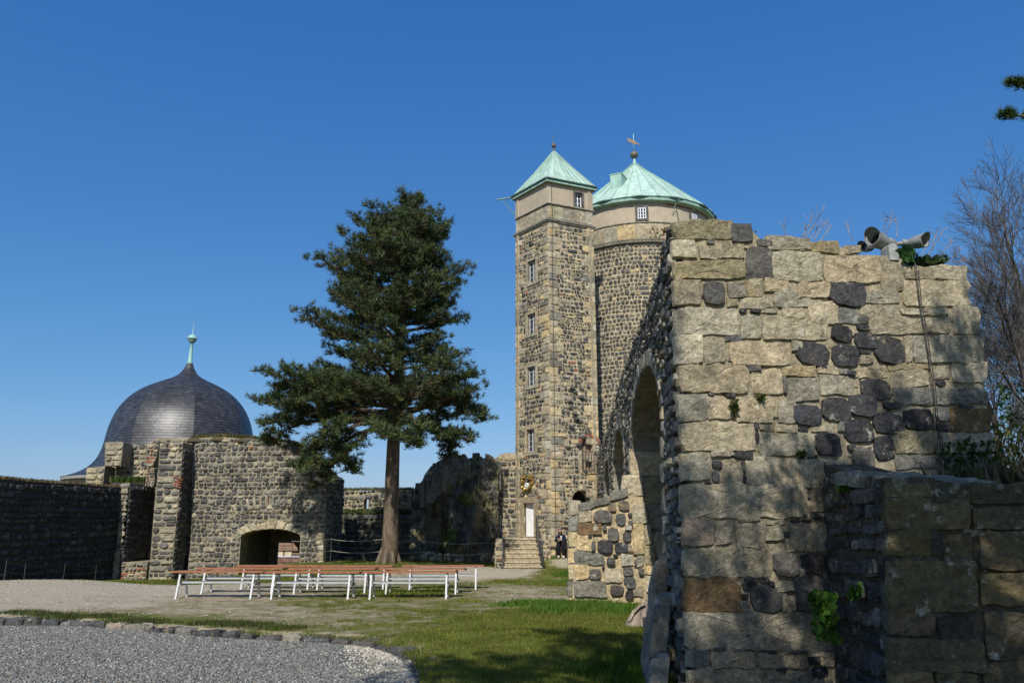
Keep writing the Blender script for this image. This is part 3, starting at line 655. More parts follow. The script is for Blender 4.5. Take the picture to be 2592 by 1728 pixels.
slab(mb, FL, [(0,-.6),(0,ZM),(WL,ZM),(WL,-.6)], [rect_loop(*q) for q in wins]+[rect_loop(*DOOR)], .45, MORT)
ba, bb = FR.px(1474,1190), FR.px(1511,1108); BDR = (ba[0], ba[1], bb[0], bb[1])
la, lb = FR.px(1448,1285), FR.px(1494,1240); LDR = (la[0], 0.1, lb[0], lb[1])
hb = arch_loop(BDR[0], BDR[2], BDR[1], BDR[3]-.28, .26, 8); hl = arch_loop(LDR[0], LDR[2], LDR[1], LDR[3]-.5, .48, 8)
slab(mb, FR, [(0,-.6),(0,ZM),(WR,ZM),(WR,-.6)], [hb, hl], .45, MORT)
for f, wd in ((FB1, (B_-L_).length), (FB2, (B_-R_).length)): slab(mb, f, [(0,-.6),(0,ZM),(wd,ZM),(wd,-.6)], [], .3, MORT)
sur = [rect_loop(a-.17,b-.17,c+.17,d+.17) for a,b,c,d in wins]+[rect_loop(DOOR[0]-.26,DOOR[1],DOOR[2]+.26,DOOR[3]+.26)]
def quoins(mb, fr, u, sg, v0, v1):
    out = []; v = v0; k = 0
    while v < v1-.1:
        hh = min(rnd(.26,.44), v1-v); wd = (.62 if k%2 else .36)*rnd(.85,1.2); u0, u1 = sorted((u, u+sg*wd))
        stone(mb, fr, cell(u0, v+.008, u1, v+hh-.01, 9, 12, .015), .035, pal(pick({'s':4,'t':2,'w':1.5,'g':1.5,'d':.8}), .14)); out.append((v, v+hh, wd)); v += hh; k += 1
    return out
def qat(qs, v): 
    for a, b, wd in qs:
        if a <= v < b: return wd
    return .3
qc = quoins(mb, FL, 0, 1, 0, ZM); qc2 = quoins(mb, FR, 0, 1, 0, ZM); ql = quoins(mb, FL, WL, -1, 0, ZM); qr = quoins(mb, FR, WR, -1, 2.5, ZM)
def qloop(qa, qb, W):
    lft = []; 
    for a, b, wd in qa: lft += [(wd, a), (wd, b)]
    rgt = []
    for a, b, wd in qb: rgt += [(W-wd, a), (W-wd, b)]
    return lft+rgt[::-1]
fill(mb, FL, [qloop(qc, ql, WL)]+sur, (.13,.26), (.65,1.25), KT, .045, .019, 8, .10, .05)
qr2 = [(0, 2.5, .02)]+qr
fill(mb, FR, [qloop(qc2, qr2, WR)]+[arch_loop(BDR[0]-.2,BDR[2]+.2,BDR[1],BDR[3]-.28,.46,8), arch_loop(LDR[0]-.2,LDR[2]+.2,LDR[1],LDR[3]-.5,.68,8)], (.13,.26), (.65,1.25), KT, .05, .019, 8, .12, .05)
# broken-out masonry on the right face
for k in range(16):
    q = FR.px(1440+rnd(-8,34), 965+k*11+rnd(-8,8)); stone(mb, FR, cell(q[0]-.12, q[1]-.08, q[0]+.14, q[1]+.1, 3, 8), rnd(.06,.16), pal(pick({'m':2,'d':2,'k':1})))
voussoirs(mb, FR, BDR[0], BDR[2], BDR[3]-.28, .26, .19, 12, {'r':1}, .05)
voussoirs(mb, FR, LDR[0], LDR[2], LDR[3]-.5, .48, .2, 9, {'g':1,'s':1}, .05)
mb.build('wall', M_STONE, st)
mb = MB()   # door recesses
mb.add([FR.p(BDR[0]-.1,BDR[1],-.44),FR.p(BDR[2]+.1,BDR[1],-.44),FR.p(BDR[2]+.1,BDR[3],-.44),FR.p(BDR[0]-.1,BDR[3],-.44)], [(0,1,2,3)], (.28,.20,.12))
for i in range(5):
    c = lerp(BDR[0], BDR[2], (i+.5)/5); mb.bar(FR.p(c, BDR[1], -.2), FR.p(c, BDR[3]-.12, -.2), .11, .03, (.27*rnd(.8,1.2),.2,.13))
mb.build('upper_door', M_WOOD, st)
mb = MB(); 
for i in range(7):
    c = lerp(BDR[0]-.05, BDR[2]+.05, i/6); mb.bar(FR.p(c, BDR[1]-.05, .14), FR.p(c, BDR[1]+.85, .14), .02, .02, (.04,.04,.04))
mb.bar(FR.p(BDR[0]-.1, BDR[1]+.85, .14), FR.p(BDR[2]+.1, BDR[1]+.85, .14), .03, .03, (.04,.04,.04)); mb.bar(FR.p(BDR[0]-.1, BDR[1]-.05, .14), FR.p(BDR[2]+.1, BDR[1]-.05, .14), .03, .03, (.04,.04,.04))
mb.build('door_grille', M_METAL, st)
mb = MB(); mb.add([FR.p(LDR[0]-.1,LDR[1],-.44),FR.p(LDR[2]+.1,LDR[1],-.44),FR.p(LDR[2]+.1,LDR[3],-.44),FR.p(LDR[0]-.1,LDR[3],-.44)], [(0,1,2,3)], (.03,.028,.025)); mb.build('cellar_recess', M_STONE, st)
for q in wins: window_uv(st, FL, *q, 2, 4, .14, 's', .12, (.62,.63,.65), 'window', True)
# band, plaster, cornice
def ring_band(mb, z0, z1, off, col, thick=.3):
    pts = [C_, L_, B_, R_]; m = (C_+B_)/2
    def g(p, o): d = (p-m); return p+d.normalized()*o*1.35
    for z, o in ((z0, off),): pass
    vs = [g(p, off)+Vector((0,0,z)) for z in (z0, z1) for p in pts]
    mb.add(vs, [(0,1,5,4),(1,2,6,5),(2,3,7,6),(3,0,4,7),(0,3,2,1),(4,5,6,7)], col)
mb = MB()
for (a, b, o) in ((ZM,ZM+.07,.07),(ZM+.07,ZM+.13,.11),(ZM+.13,ZM+.2,.03)): ring_band(mb, a, b, o, (.22,.2,.16))
ring_band(mb, ZM+.2, ZB, -.06, (.3,.27,.2))
for f, wd in ((FL, WL), (FR, WR)):
    u = .02
    while u < wd-.05:
        s = min(rnd(.3,.55), wd-u-.02); s = wd-u-.02 if wd-u-s < .2 else s
        c = pal(pick({'s':3,'g':3,'o':1.2,'w':1}), .1); stone(mb, f, cell(u, ZM+.22, u+s-.012, ZB-.01, 16, 12, .004), -.02, c); u += s
ring_band(mb, ZB, ZB+.05, .05, (.3,.27,.2))
mb.build('stone_band', M_STONE, st)
mb = MB(); ta, tb = FR.px(1455,523), FR.px(1474,491); TW = (ta[0], ta[1], tb[0], tb[1])
TW = ((TW[0]+TW[2])/2-.2, TW[1], (TW[0]+TW[2])/2+.2, TW[3])
PC = (.43,.36,.265)
slab(mb, FR, [(.0,ZB+.05),(.0,ZP),(WR,ZP),(WR,ZB+.05)], [rect_loop(*TW)], .3, PC); slab(mb, FL, [(0,ZB+.05),(0,ZP),(WL,ZP),(WL,ZB+.05)], [], .3, PC)
for f, wd in ((FB1, (B_-L_).length), (FB2, (B_-R_).length)): slab(mb, f, [(0,ZB+.05),(0,ZP),(wd,ZP),(wd,ZB+.05)], [], .3, PC)
ring_band(mb, ZP-.1, ZP, .05, (.40,.33,.24)); mb.build('plaster', M_PLASTER, st)
window_uv(st, FR, *TW, 2, 3, .09, 'k', .14, (.72,.72,.74))
def pyramid_roof():
    mb = MB(); m = (C_+B_)/2; pts = [C_, L_, B_, R_]; ap = m+Vector((.05,0,20.35)); e = [p+(p-m).normalized()*.17+Vector((0,0,ZP+.10)) for p in pts]
    cc = (.39,.52,.44)
    K = 7
    for i in range(4):
        a, b = e[i], e[(i+1)%4]
        for k in range(K):
            p, q = a.lerp(b, k/K), a.lerp(b, (k+1)/K); f = rnd(.9,1.08)
            # bell-cast: slightly steeper toward the apex
            p1, q1 = p.lerp(ap, .5)+Vector((0,0,-.06)), q.lerp(ap, .5)+Vector((0,0,-.06))
            c = (cc[0]*f, cc[1]*f, cc[2]*f*rnd(.97,1.03)); mb.add([p, q, q1, p1], [(0,1,2,3)], c); mb.add([p1, q1, ap], [(0,1,2)], c)
            n = (q-p).cross(ap-p).normalized(); n = n if n.z > 0 else -n
            mb.bar(p+n*.015, p1+n*.015, .03, .035, (.27,.42,.35)); mb.bar(p1+n*.015, ap+n*.01, .03, .03, (.27,.42,.35))
        mb.add([e[i], e[(i+1)%4], m+Vector((0,0,ZP+.05))], [(0,1,2)], (.2,.3,.25))
    rf = mb.build('roof', M_COPPER, st)
    mb = MB()
    for i in range(4):
        a, b = e[i], e[(i+1)%4]; dz = Vector((0,0,-.02)); o = ((a+b)/2-m); o.z = 0; o = o.normalized()*.05
        mb.tube([a+dz+o, b+dz+o], .055, 8, (.06,.12,.10)); mb.bar(a-Vector((0,0,.13)), b-Vector((0,0,.13)), .08, .1, (.30,.46,.38))
        for k in range(6): p = a.lerp(b, (k+.5)/6)+o*1.9; mb.bar(p+Vector((0,0,-.08)), p+Vector((0,0,.05)), .02, .02, (.05,.09,.08))
    sp = e[1]; d = (L_-m).normalized(); mb.tube([sp+Vector((0,0,-.03)), sp+d*.8+Vector((0,0,-.06))], .045, 6, (.2,.33,.28)); mb.tube([sp+d*.55+Vector((0,0,-.08)), L_+Vector((0,0,ZP-.9))], .015, 4, (.2,.33,.28)); mb.tube([sp+d*.35+Vector((0,0,-.08)), sp+d*.25+Vector((0,0,-.5)), L_+Vector((0,0,ZP-.95))], .015, 4, (.1,.18,.15))
    mb.build('gutter', M_COPPER, rf)
    mb = MB(); ax = ap; mb.lathe([(.08,-.08),(.04,.05),(.035,.12),(.06,.14),(.11,.2),(.13,.26),(.11,.33),(.05,.38),(.05,.42),(.02,.45),(.012,.9),(.001,.92)], 12, (.12,.10,.07), ax)
    mb.build('finial', M_METAL, rf, True)
pyramid_roof()
# lightning conductor
mb = MB(); pts = []
for k in range(22): z = lerp(ZP-.1, 1.0, k/21); pts.append(FR.p(.17+rnd(-.006,.006), z, .09 if z < ZM or z > ZB else .13))
mb.tube(pts, .011, 4, (.06,.055,.05)); mb.build('lightning_rod_cable', M_METAL, st)
# entrance: surround, relieving arch, door leaf ajar
u0, v0, u1, v1 = DOOR; mb = MB()
def fbox(mb, f, a, b, c, d, w0, w1, col):
    vs = [f.p(*q) for q in ((a,b,w0),(c,b,w0),(c,d,w0),(a,d,w0),(a,b,w1),(c,b,w1),(c,d,w1),(a,d,w1))]
    mb.add(vs, [(0,3,2,1),(4,5,6,7),(0,1,5,4),(1,2,6,5),(2,3,7,6),(3,0,4,7)], col)
for a, b, c, d in ((u0-.24,v0,u0,v1),(u1,v0,u1+.24,v1),(u0-.24,v1,u1+.24,v1+.27)): fbox(mb, FL, a, b, c, d, -.45, .07, (.33,.27,.17))
voussoirs(mb, FL, u0-.3, u1+.3, v1+.28, .3, .2, 9, {'s':2,'t':1}, .05)
fd = mb.build('entrance', M_NEAR, st)
mb = MB(); hinge = FL.p(u1-.02, v0, -.3); dd = FL.U*-.9+FL.N*.05; 
lf = Fr(FL.p(u1-.02, 0, -.14), FL.U*-1+FL.N*-.12, FL.N-FL.U*.12); fbox(mb, lf, 0, v0+.02, .74*(u1-u0), v1-.02, 0, .05, (.8,.8,.78)); dl = mb.build('door_leaf', M_PAINT, fd)
mb = MB(); fbox(mb, lf, .64*(u1-u0), v0+.85, .72*(u1-u0), v0+1.15, .052, .06, (.6,.12,.08)); mb.build('notice', M_PAINT, dl)
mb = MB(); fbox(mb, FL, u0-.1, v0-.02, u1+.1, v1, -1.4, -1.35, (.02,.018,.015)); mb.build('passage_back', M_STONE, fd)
# gilded arms above the door
ca = FL.px(1337.5, 1222); mb = MB()
for k in range(46):
    t = 2*math.pi*k/46; r = rnd(.62,1); q = (ca[0]+math.cos(t)*.40*r, ca[1]+math.sin(t)*.42*r)
    if abs(t-math.pi/2) < .3: continue
    stone(mb, FL, cell(q[0]-rnd(.03,.07), q[1]-rnd(.03,.07), q[0]+rnd(.03,.07), q[1]+rnd(.03,.09), 2, 7, .2), rnd(.08,.2), (.45,.31,.09))
ao = mb.build('gilded_coat_of_arms', M_GOLD, st)
mb = MB(); stone(mb, FL, cell(ca[0]-.12, ca[1]-.30, ca[0]+.14, ca[1]+.02, 3, 12, .02), .14, (.55,.55,.52))
stone(mb, FL, cell(ca[0]-.08, ca[1]+.02, ca[0]+.08, ca[1]+.24, 2.5, 8, .05), .12, (.12,.11,.10))
for k in range(6): stone(mb, FL, cell(ca[0]-.1+k*.04, ca[1]+.3, ca[0]-.06+k*.04, ca[1]+.42, 2, 6, .1), .1, (.15,.17,.10))
mb.build('shield', M_STONE, ao)

# steps with side walls and railings
sp_ = thing('entrance_steps', 'tan stone staircase of seven steps up to the open white tower door', 'steps', (.45, 33, -.14))
NS = 7; y0s, y1s = 32.9, 34.9; z0s, z1s = -.16, 1.08; mb = MB()
def sx(t): return (-.33-.13*t, 1.19-.20*t)
for k in range(NS):
    t = k/NS; a, b = sx(t); yk = lerp(y0s, y1s, t); zt = lerp(z0s, z1s, (k+1)/NS)
    mb.box((a, yk, -.6), (b, 38.6 if k == NS-1 else yk+.6, zt-.03), (.34,.28,.18)); mb.box((a-.02, yk-.03, zt-.045), (b+.02, 38.6 if k == NS-1 else yk+.6, zt), (.48,.41,.28))
mb.build('steps', M_NEAR, sp_)
mb = MB(); SWL = Fr((-.62, 33.5, 0), (1,0,0), (0,-1,0)); slab(mb, SWL, [(-.1,-.4),(-.05,1.08),(.2,1.08),(.27,-.4)], [], 3, MORT); fill(mb, SWL, [[(-.1,-.4),(-.05,1.05),(.2,1.05),(.27,-.4)]], (.13,.24), (.7,1.3), KT, .04)
SW2 = Fr((-.7, 33.5, 0), (.03,1,0), (-1,.03,0)); fill(mb, SW2, [[(0,-.4),(0,1.05),(3,1.05),(3,-.4)]], (.13,.24), (.7,1.3), KT, .04)
SWR = Fr((.98, 34.9, 0), (1,0,0), (0,-1,0)); slab(mb, SWR, [(0,-.4),(0,1.0),(.62,1.0),(.75,-.4)], [], 1.5, MORT); fill(mb, SWR, [[(0,-.4),(0,1.0),(.62,1.0),(.75,-.4)]], (.13,.26), (.7,1.3), KT, .04)
mb.build('side_wall', M_STONE, sp_)
for nm, sgn in (('left', 0), ('right', 1)):
    mb = MB(); ra = []
    for t in (0, .5, 1.0):
        x = sx(t)[sgn]+(-.03 if sgn == 0 else .05); y = lerp(y0s, y1s, t); z = lerp(z0s, z1s, t); mb.tube([(x, y, z-.1), (x, y, z+.95)], .024, 6, (.05,.05,.05)); ra.append(Vector((x, y, z)))
    for h in (.95, .62, .25): mb.tube([p+Vector((0,0,h)) for p in ra]+[ra[-1]+Vector((0,0,h))+Vector((0,1.2,0))], .022, 6, (.05,.05,.05))
    xs = -1 if sgn == 0 else 1
    e = ra[-1]+Vector((0,.3,0))
    for h in (.95, .45): mb.tube([e+Vector((0,0,h)), e+Vector((.45*xs,0,h)), e+Vector((.45*xs,0,-.05 if h > .9 else .45))], .016, 6, (.05,.05,.05))
    mb.tube([ra[-1]+Vector((0,0,.2)), ra[-1]+Vector((.25*xs,0,.55)), ra[-1]+Vector((.55*xs,.1,1.0))], .014, 5, (.04,.04,.04))
    q = mb.build('handrail', M_METAL, sp_)

# ------------------------------------------------------------ round tower
RC = (7.35, 43.5); RR = 4.2
rt = thing('round_tower', 'wide round basalt rubble tower with plastered top storey and green copper cone roof', 'tower', (RC[0], RC[1], 0))
CY = Cyl(RC[0], RC[1], 0, RR); mb = MB(); ZR = 16.25
mb.lathe([(RR,-1),(RR,ZR)], 64, MORT, (RC[0], RC[1], 0))
a0, a1 = -1.65*RR, 1.2*RR
fill(mb, CY, [[(a0,2),(a0,ZR-.15),(a1,ZR-.15),(a1,2)]], (.2,.27), (.75,1.2), {'m':4,'k':4,'d':2.5,'g':.6,'t':.3}, .045, .016, 8, .04, .02, chink=.05)
# a patch of repairs in pale stone and brick
for k in range(60):
    u = 1.0*RR*rnd(-.06,.12); v = 12.6+rnd(-1.0,.9); stone(mb, CY, cell(u, v, u+rnd(.15,.4), v+rnd(.08,.16), 6, 8), .065, pal(pick({'s':3,'r':2.4,'w':1})))
mb.build('wall', M_STONE, rt)
mb = MB(); mb.lathe([(RR+.02,ZR-.12),(RR+.16,ZR-.06),(RR+.16,ZR),(RR+.10,ZR+.02),(RR+.14,ZR+.1),(RR+.02,ZR+.14),(RR-.02,ZR+.15)], 64, (.22,.2,.16), (RC[0],RC[1],0))
u = a0
while u < a1:
    s = rnd(.6,1.1); stone(mb, CY, cell(u, ZR+.16, u+s-.015, 17.28, 16, 12, .003), .02, pal(pick({'s':3,'o':2,'g':2,'t':1}), .12)); u += s
mb.lathe([(RR,ZR+.1),(RR,17.3),(RR+.05,17.32),(RR+.05,17.37),(RR,17.38)], 64, (.30,.27,.2), (RC[0],RC[1],0)); mb.build('stone_band', M_STONE, rt)
mb = MB(); RP = RR-.03; mb.lathe([(RP,17.37),(RP,18.55)], 72, PC, (RC[0],RC[1],0))
for k in range(70):
    u = rnd(.15, 1.1)*RR; stone(mb, CY, cell(u, 18.36+rnd(0,.04), u+.2, 18.45, 6, 6), .0, pal('r'))
mb.build('plaster', M_PLASTER, rt)
def cyl_window(uc, vc, hw, hh):
    f0 = CY.p(uc, 0, -.03); a = uc/RR; f = Fr((f0.x, f0.y, 0), (math.cos(a), math.sin(a), 0), (math.sin(a), -math.cos(a), 0))
    mbx = MB(); fbox(mbx, f, -hw-.02, vc-hh-.02, hw+.02, vc+hh+.02, -.3, .02, (.03,.03,.03))
    window_uv(rt, f, -hw, vc-hh, hw, vc+hh, 3, 3, .13, 'k', -.02, (.72,.72,.74))
cyl_window(-.42*.99, 17.85, .22, .3); cyl_window(.66*RR, 17.85, .22, .3)
mb = MB(); K = 34; ap = Vector((RC[0], RC[1], 22.75)); er = RR+.32; ze = 18.72; cc = (.40,.54,.455)
for k in range(K):
    t0, t1 = 2*math.pi*k/K, 2*math.pi*(k+1)/K; f = rnd(.92,1.07); c = (cc[0]*f, cc[1]*f, cc[2]*f)
    pr = [(er, ze), (er*.55, ze+1.85), (er*.2, ze+3.25), (.1, 22.75)]
    for (r0, z0), (r1, z1) in zip(pr, pr[1:]):
        q = [Vector((RC[0]+r*math.cos(t), RC[1]+r*math.sin(t), z)) for r, z, t in ((r0,z0,t0),(r0,z0,t1),(r1,z1,t1),(r1,z1,t0))]; mb.add(q, [(0,1,2,3)], c); mb.bar(q[0]+Vector((0,0,.015)), q[3]+Vector((0,0,.015)), .03, .04, (.26,.42,.35))
mb.lathe([(er,ze),(RR-.1,ze-.08)], K, (.2,.3,.25), (RC[0],RC[1],0)); 
rf = mb.build('roof', M_COPPER, rt)
mb = MB(); n = 14
for k in range(n):
    t0, t1 = 2*math.pi*k/n+.1, 2*math.pi*(k+1)/n+.1; a = Vector((RC[0]+(er+.02)*math.cos(t0), RC[1]+(er+.02)*math.sin(t0), ze-.02)); b = Vector((RC[0]+(er+.02)*math.cos(t1), RC[1]+(er+.02)*math.sin(t1), ze-.02)); mb.tube([a, b], .06, 6, (.07,.14,.12))
mb.lathe([(er-.03,ze-.04),(er-.05,ze-.2),(RR,ze-.28)], 28, (.30,.46,.38), (RC[0],RC[1],0)); mb.build('gutter', M_COPPER, rf)
mb = MB(); t = math.atan2(-2.5, -1.39); dr = Vector((math.cos(t), math.sin(t), 0)); b0 = Vector((RC[0],RC[1],0))+dr*3.1; f = Fr(b0, (-dr.y, dr.x, 0), dr)
fbox(mb, f, -.33, 19.6, .33, 20.75, -.75, .1, (.33,.51,.43)); fbox(mb, f, -.36, 20.75, .36, 20.79, -.8, .13, (.36,.55,.46)); mb.build('roof_hatch', M_COPPER, rf)
mb = MB(); mb.lathe([(.16,-.15),(.12,.02),(.07,.2),(.06,.35)], 12, (.36,.55,.46), ap); mb.lathe([(.02,.34),(.15,.38),(.235,.5),(.245,.58),(.2,.7),(.1,.79),(.03,.81)], 16, (.13,.12,.08), ap); mb.tube([ap+Vector((0,0,.8)), ap+Vector((0,0,1.95))], .02, 6, (.4,.55,.5)); fn = mb.build('finial', M_METAL, rf, True)
mb = MB(); zf = 22.75+1.42; ol = [(-.42,.30),(-.2,.2),(0,.12),(.14,.02),(.28,-.12),(.48,-.24),(.42,-.26),(.22,-.18),(.05,-.18),(-.12,-.12),(-.34,.0),(-.46,.12)]
vs = [Vector((RC[0]+a*.85, RC[1]-.03, zf+b*.85)) for a, b in ol]+[Vector((RC[0]+a*.85, RC[1]-.005, zf+b*.85)) for a, b in ol]; n = len(ol)
mb.add(vs, [tuple(range(n)), tuple(range(2*n-1, n-1, -1))]+[(i, (i+1)%n, n+(i+1)%n, n+i) for i in range(n)], (.22,.15,.08)); mb.build('weather_vane', M_METAL, fn)
mb = MB(); g0 = CY.p(.33*RR, 18.5, .3); mb.tube([g0, CY.p(.30*RR, 17.85, .02)], .02, 4, (.2,.3,.26)); mb.tube([g0, g0+Vector((0,-.5,-.1))], .035, 5, (.2,.3,.26)); mb.build('rain_spout', M_COPPER, rt)

# ------------------------------------------------------------ gate wall with buttresses
GF = Fr((0, 33, 0), (1,0,0), (0,-1,0), 0)
gw = thing('gate_wall', 'sunlit basalt rubble gate wall with low arched passage and tall buttresses', 'wall', (-10.5, 33, -.3))
KG = {'m':4.5,'k':5,'d':3.4,'g':1.2,'s':.3,'r':.05}; GM = (.27,.235,.165)
def gp(pts, f=GF, jit=.0): return [f.px(0+x*.4592, 780+y*.4592) for x, y in pts]
go = gp([(1030,1500),(1050,1300),(1060,1000),(1075,715),(1200,708),(1330,715),(1480,728),(1570,740),(1640,765),(1700,805),(1745,850),(1800,880),(1798,1000),(1792,1200),(1787,1300),(1780,1430)])
go[0] = (go[1][0]-.05, -1.5); go[-1] = (go[-1][0], -1.5)
ga = GF.px(603,1450)[0]; gb = GF.px(758,1400)[0]; gs = GF.px(640,1357)[1]; gt = GF.px(690,1339)[1]
gh = arch_loop(ga, gb, -1.4, gs-.05, gt-gs+.05, 14); gr_ = arch_loop(ga-.02, gb+.02, -1.4, gs-.0, gt-gs+.36, 14)
mb = MB(); slab(mb, GF, go, [gh], .9, GM)
fill(mb, GF, [go, gr_], (.13,.25), (.8,1.5), KG, .055, .009, 8, .12, .05)
voussoirs(mb, GF, ga, gb, gs-.05, gt-gs+.05, .3, 11, {'g':2,'s':2,'w':.3}, .06)
stone(mb, GF, cell(ga-.42, gs-.28, ga-.02, gs+.12, 9, 12, .01), .05, pal('g')); stone(mb, GF, cell(gb+.0, gs-.1, gb+.35, gs+.3, 9, 12, .01), .05, pal('g'))
# row of tilted stones of an old relieving arch
for k in range(13):
    u = lerp(ga-.3, gb+.3, k/12); cx = (ga+gb)/2; ang = (u-cx)*.28; v = gt+1.15-abs(u-cx)**2*.16; c_, s_ = math.cos(ang), math.sin(ang)
    stone(mb, GF, [(u+x*c_+y*s_, v-x*s_+y*c_) for x, y in ((-.07,-.24),(.06,-.25),(.07,.22),(-.06,.25))], .07, pal(pick({'d':3,'g':3,'p':.5})))
# pale quoins on the free right edge
v = -.3
while v < 1.6: hh = rnd(.22,.36); x1 = interp(v, sorted([(q[1], q[0]) for q in go[-5:]])); stone(mb, GF, cell(x1-rnd(.2,.4), v, x1, v+hh-.015, 8, 12, .02), .06, pal(pick({'w':2,'s':2}))); v += hh
# right side of the block
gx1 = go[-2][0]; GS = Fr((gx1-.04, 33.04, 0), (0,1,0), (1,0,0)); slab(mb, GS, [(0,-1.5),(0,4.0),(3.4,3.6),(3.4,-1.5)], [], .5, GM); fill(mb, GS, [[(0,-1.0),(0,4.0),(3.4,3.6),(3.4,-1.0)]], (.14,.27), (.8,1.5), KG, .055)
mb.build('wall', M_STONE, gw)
# buttress beside the main face
B2 = Fr((0, 32, 0), (1,0,0), (0,-1,0)); b2o = gp([(820,1500),(835,1300),(850,1100),(870,900),(882,745),(1008,738),(998,900),(980,1100),(960,1300),(945,1500)], B2)
b2o[0] = (b2o[0][0], -1.4); b2o[-1] = (b2o[-1][0], -1.4)
mb = MB(); slab(mb, B2, b2o, [], 1.1, GM); fill(mb, B2, [b2o], (.16,.3), (.9,1.6), {'m':3,'k':4,'d':3.5,'g':3,'s':.8}, .06, .014, 8, .45, .04); 
for k in range(9): q = B2.px((955+rnd(0,45))*.4592, 780+(935+k*7)*.4592); stone(mb, B2, cell(q[0], q[1], q[0]+.22, q[1]+.06, 7, 8), .07, pal('r'))
xr_ = max(q[0] for q in b2o)-.0; SF = Fr((xr_, 32, 0), (0,1,0), (1,0,0)); fill(mb, SF, [[(0,-1.2),(0,b2o[4][1]-.1),(1.0,b2o[4][1]-.1),(1.0,-1.2)]], (.14,.28), (.8,1.5), {'m':4,'b':3,'k':2}, .05)  # right side laid in blackish stones to paint in its shade
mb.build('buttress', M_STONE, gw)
B1 = Fr((0, 32, 0), (1,0,0), (0,-1,0)); b1o = gp([(640,1335),(655,1150),(665,970),(715,960),(705,1100),(690,1250),(678,1335)], B1); b1f = gp([(660,1500),(665,1400),(740,1395),(815,1395),(800,1500)], B1)
mb = MB(); slab(mb, B1, b1o, [], 2.4, GM); fill(mb, B1, [b1o], (.18,.3), (.8,1.4), {'m':2,'d':3,'g':3,'w':1.3}, .06, .014, 8, .5, .02)
slab(mb, B1, b1f, [], 2.4, GM); fill(mb, B1, [b1f], (.15,.22), (.9,1.4), {'d':3,'g':3,'r':1}, .06)
SF = Fr((max(q[0] for q in b1o), 32, 0), (0,1,0), (1,0,0)); slab(mb, SF, [(0,-1.4),(0,b1o[2][1]-.1),(2.3,b1o[2][1]-.1),(2.3,-1.4)], [], .1, (.08,.075,.06)); fill(mb, SF, [[(0,-1.2),(0,b1o[2][1]-.15),(2.3,b1o[2][1]-.15),(2.3,-1.2)]], (.14,.28), (.8,1.5), {'m':4,'b':4,'k':1}, .05)  # this side's body and stones coloured dark, standing in for shade
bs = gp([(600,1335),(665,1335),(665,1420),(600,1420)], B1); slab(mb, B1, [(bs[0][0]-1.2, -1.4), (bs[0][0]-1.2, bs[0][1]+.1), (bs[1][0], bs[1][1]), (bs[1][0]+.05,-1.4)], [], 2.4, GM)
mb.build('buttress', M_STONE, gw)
# recess wall between and the broken upper steps on the left
RF = Fr((0, 34.2, 0), (1,0,0), (0,-1,0)); ro = gp([(560,1500),(560,960),(578,860),(578,738),(670,735),(700,750),(750,755),(820,748),(860,715),(1060,712),(1060,1500)], RF)
ro[0] = (ro[0][0], -1.5); ro[-1] = (ro[-1][0], -1.5); mb = MB(); slab(mb, RF, ro, [], 1.5, GM); fill(mb, RF, [ro], (.15,.3), (.8,1.5), {'m':3,'k':3,'d':3,'g':2.5,'s':1.5,'o':.8}, .06)
mb.build('recess_wall', M_STONE, gw)
U1 = Fr((0, 33.3, 0), (1,0,0), (0,-1,0)); mb = MB()
for pts in ([(582,862),(582,738),(680,738),(665,870)], [(478,985),(478,880),(578,868),(565,985)]):
    o = gp(pts, U1); o = [(o[0][0], 2), o[1], o[2], (o[3][0], 2)] if pts[0][0] < 500 else o; slab(mb, U1, o, [], 1.6, GM); fill(mb, U1, [o], (.2,.32), (.9,1.6), {'s':3,'g':3,'o':1.4,'k':1}, .06, .014, 8, .5)
mb.build('wall_stub', M_STONE, gw)
# broken blocks and brick between the buttresses near the top
mb = MB(); NF = Fr((0, 32.9, 0), (1,0,0), (0,-1,0))
o = gp([(798,980),(812,890),(848,880),(852,960),(840,985)], NF); slab(mb, NF, o, [], 1.3, GM); fill(mb, NF, [o], (.1,.16), (.8,1.5), {'r':2,'w':1,'k':1}, .05)
o = gp([(795,870),(815,745),(878,735),(862,820),(838,872)], NF); slab(mb, NF, o, [], 1.3, GM); fill(mb, NF, [o], (.12,.2), (.8,1.5), {'r':1.4,'d':2,'k':1,'s':1}, .05)
mb.build('broken_brickwork', M_STONE, gw)
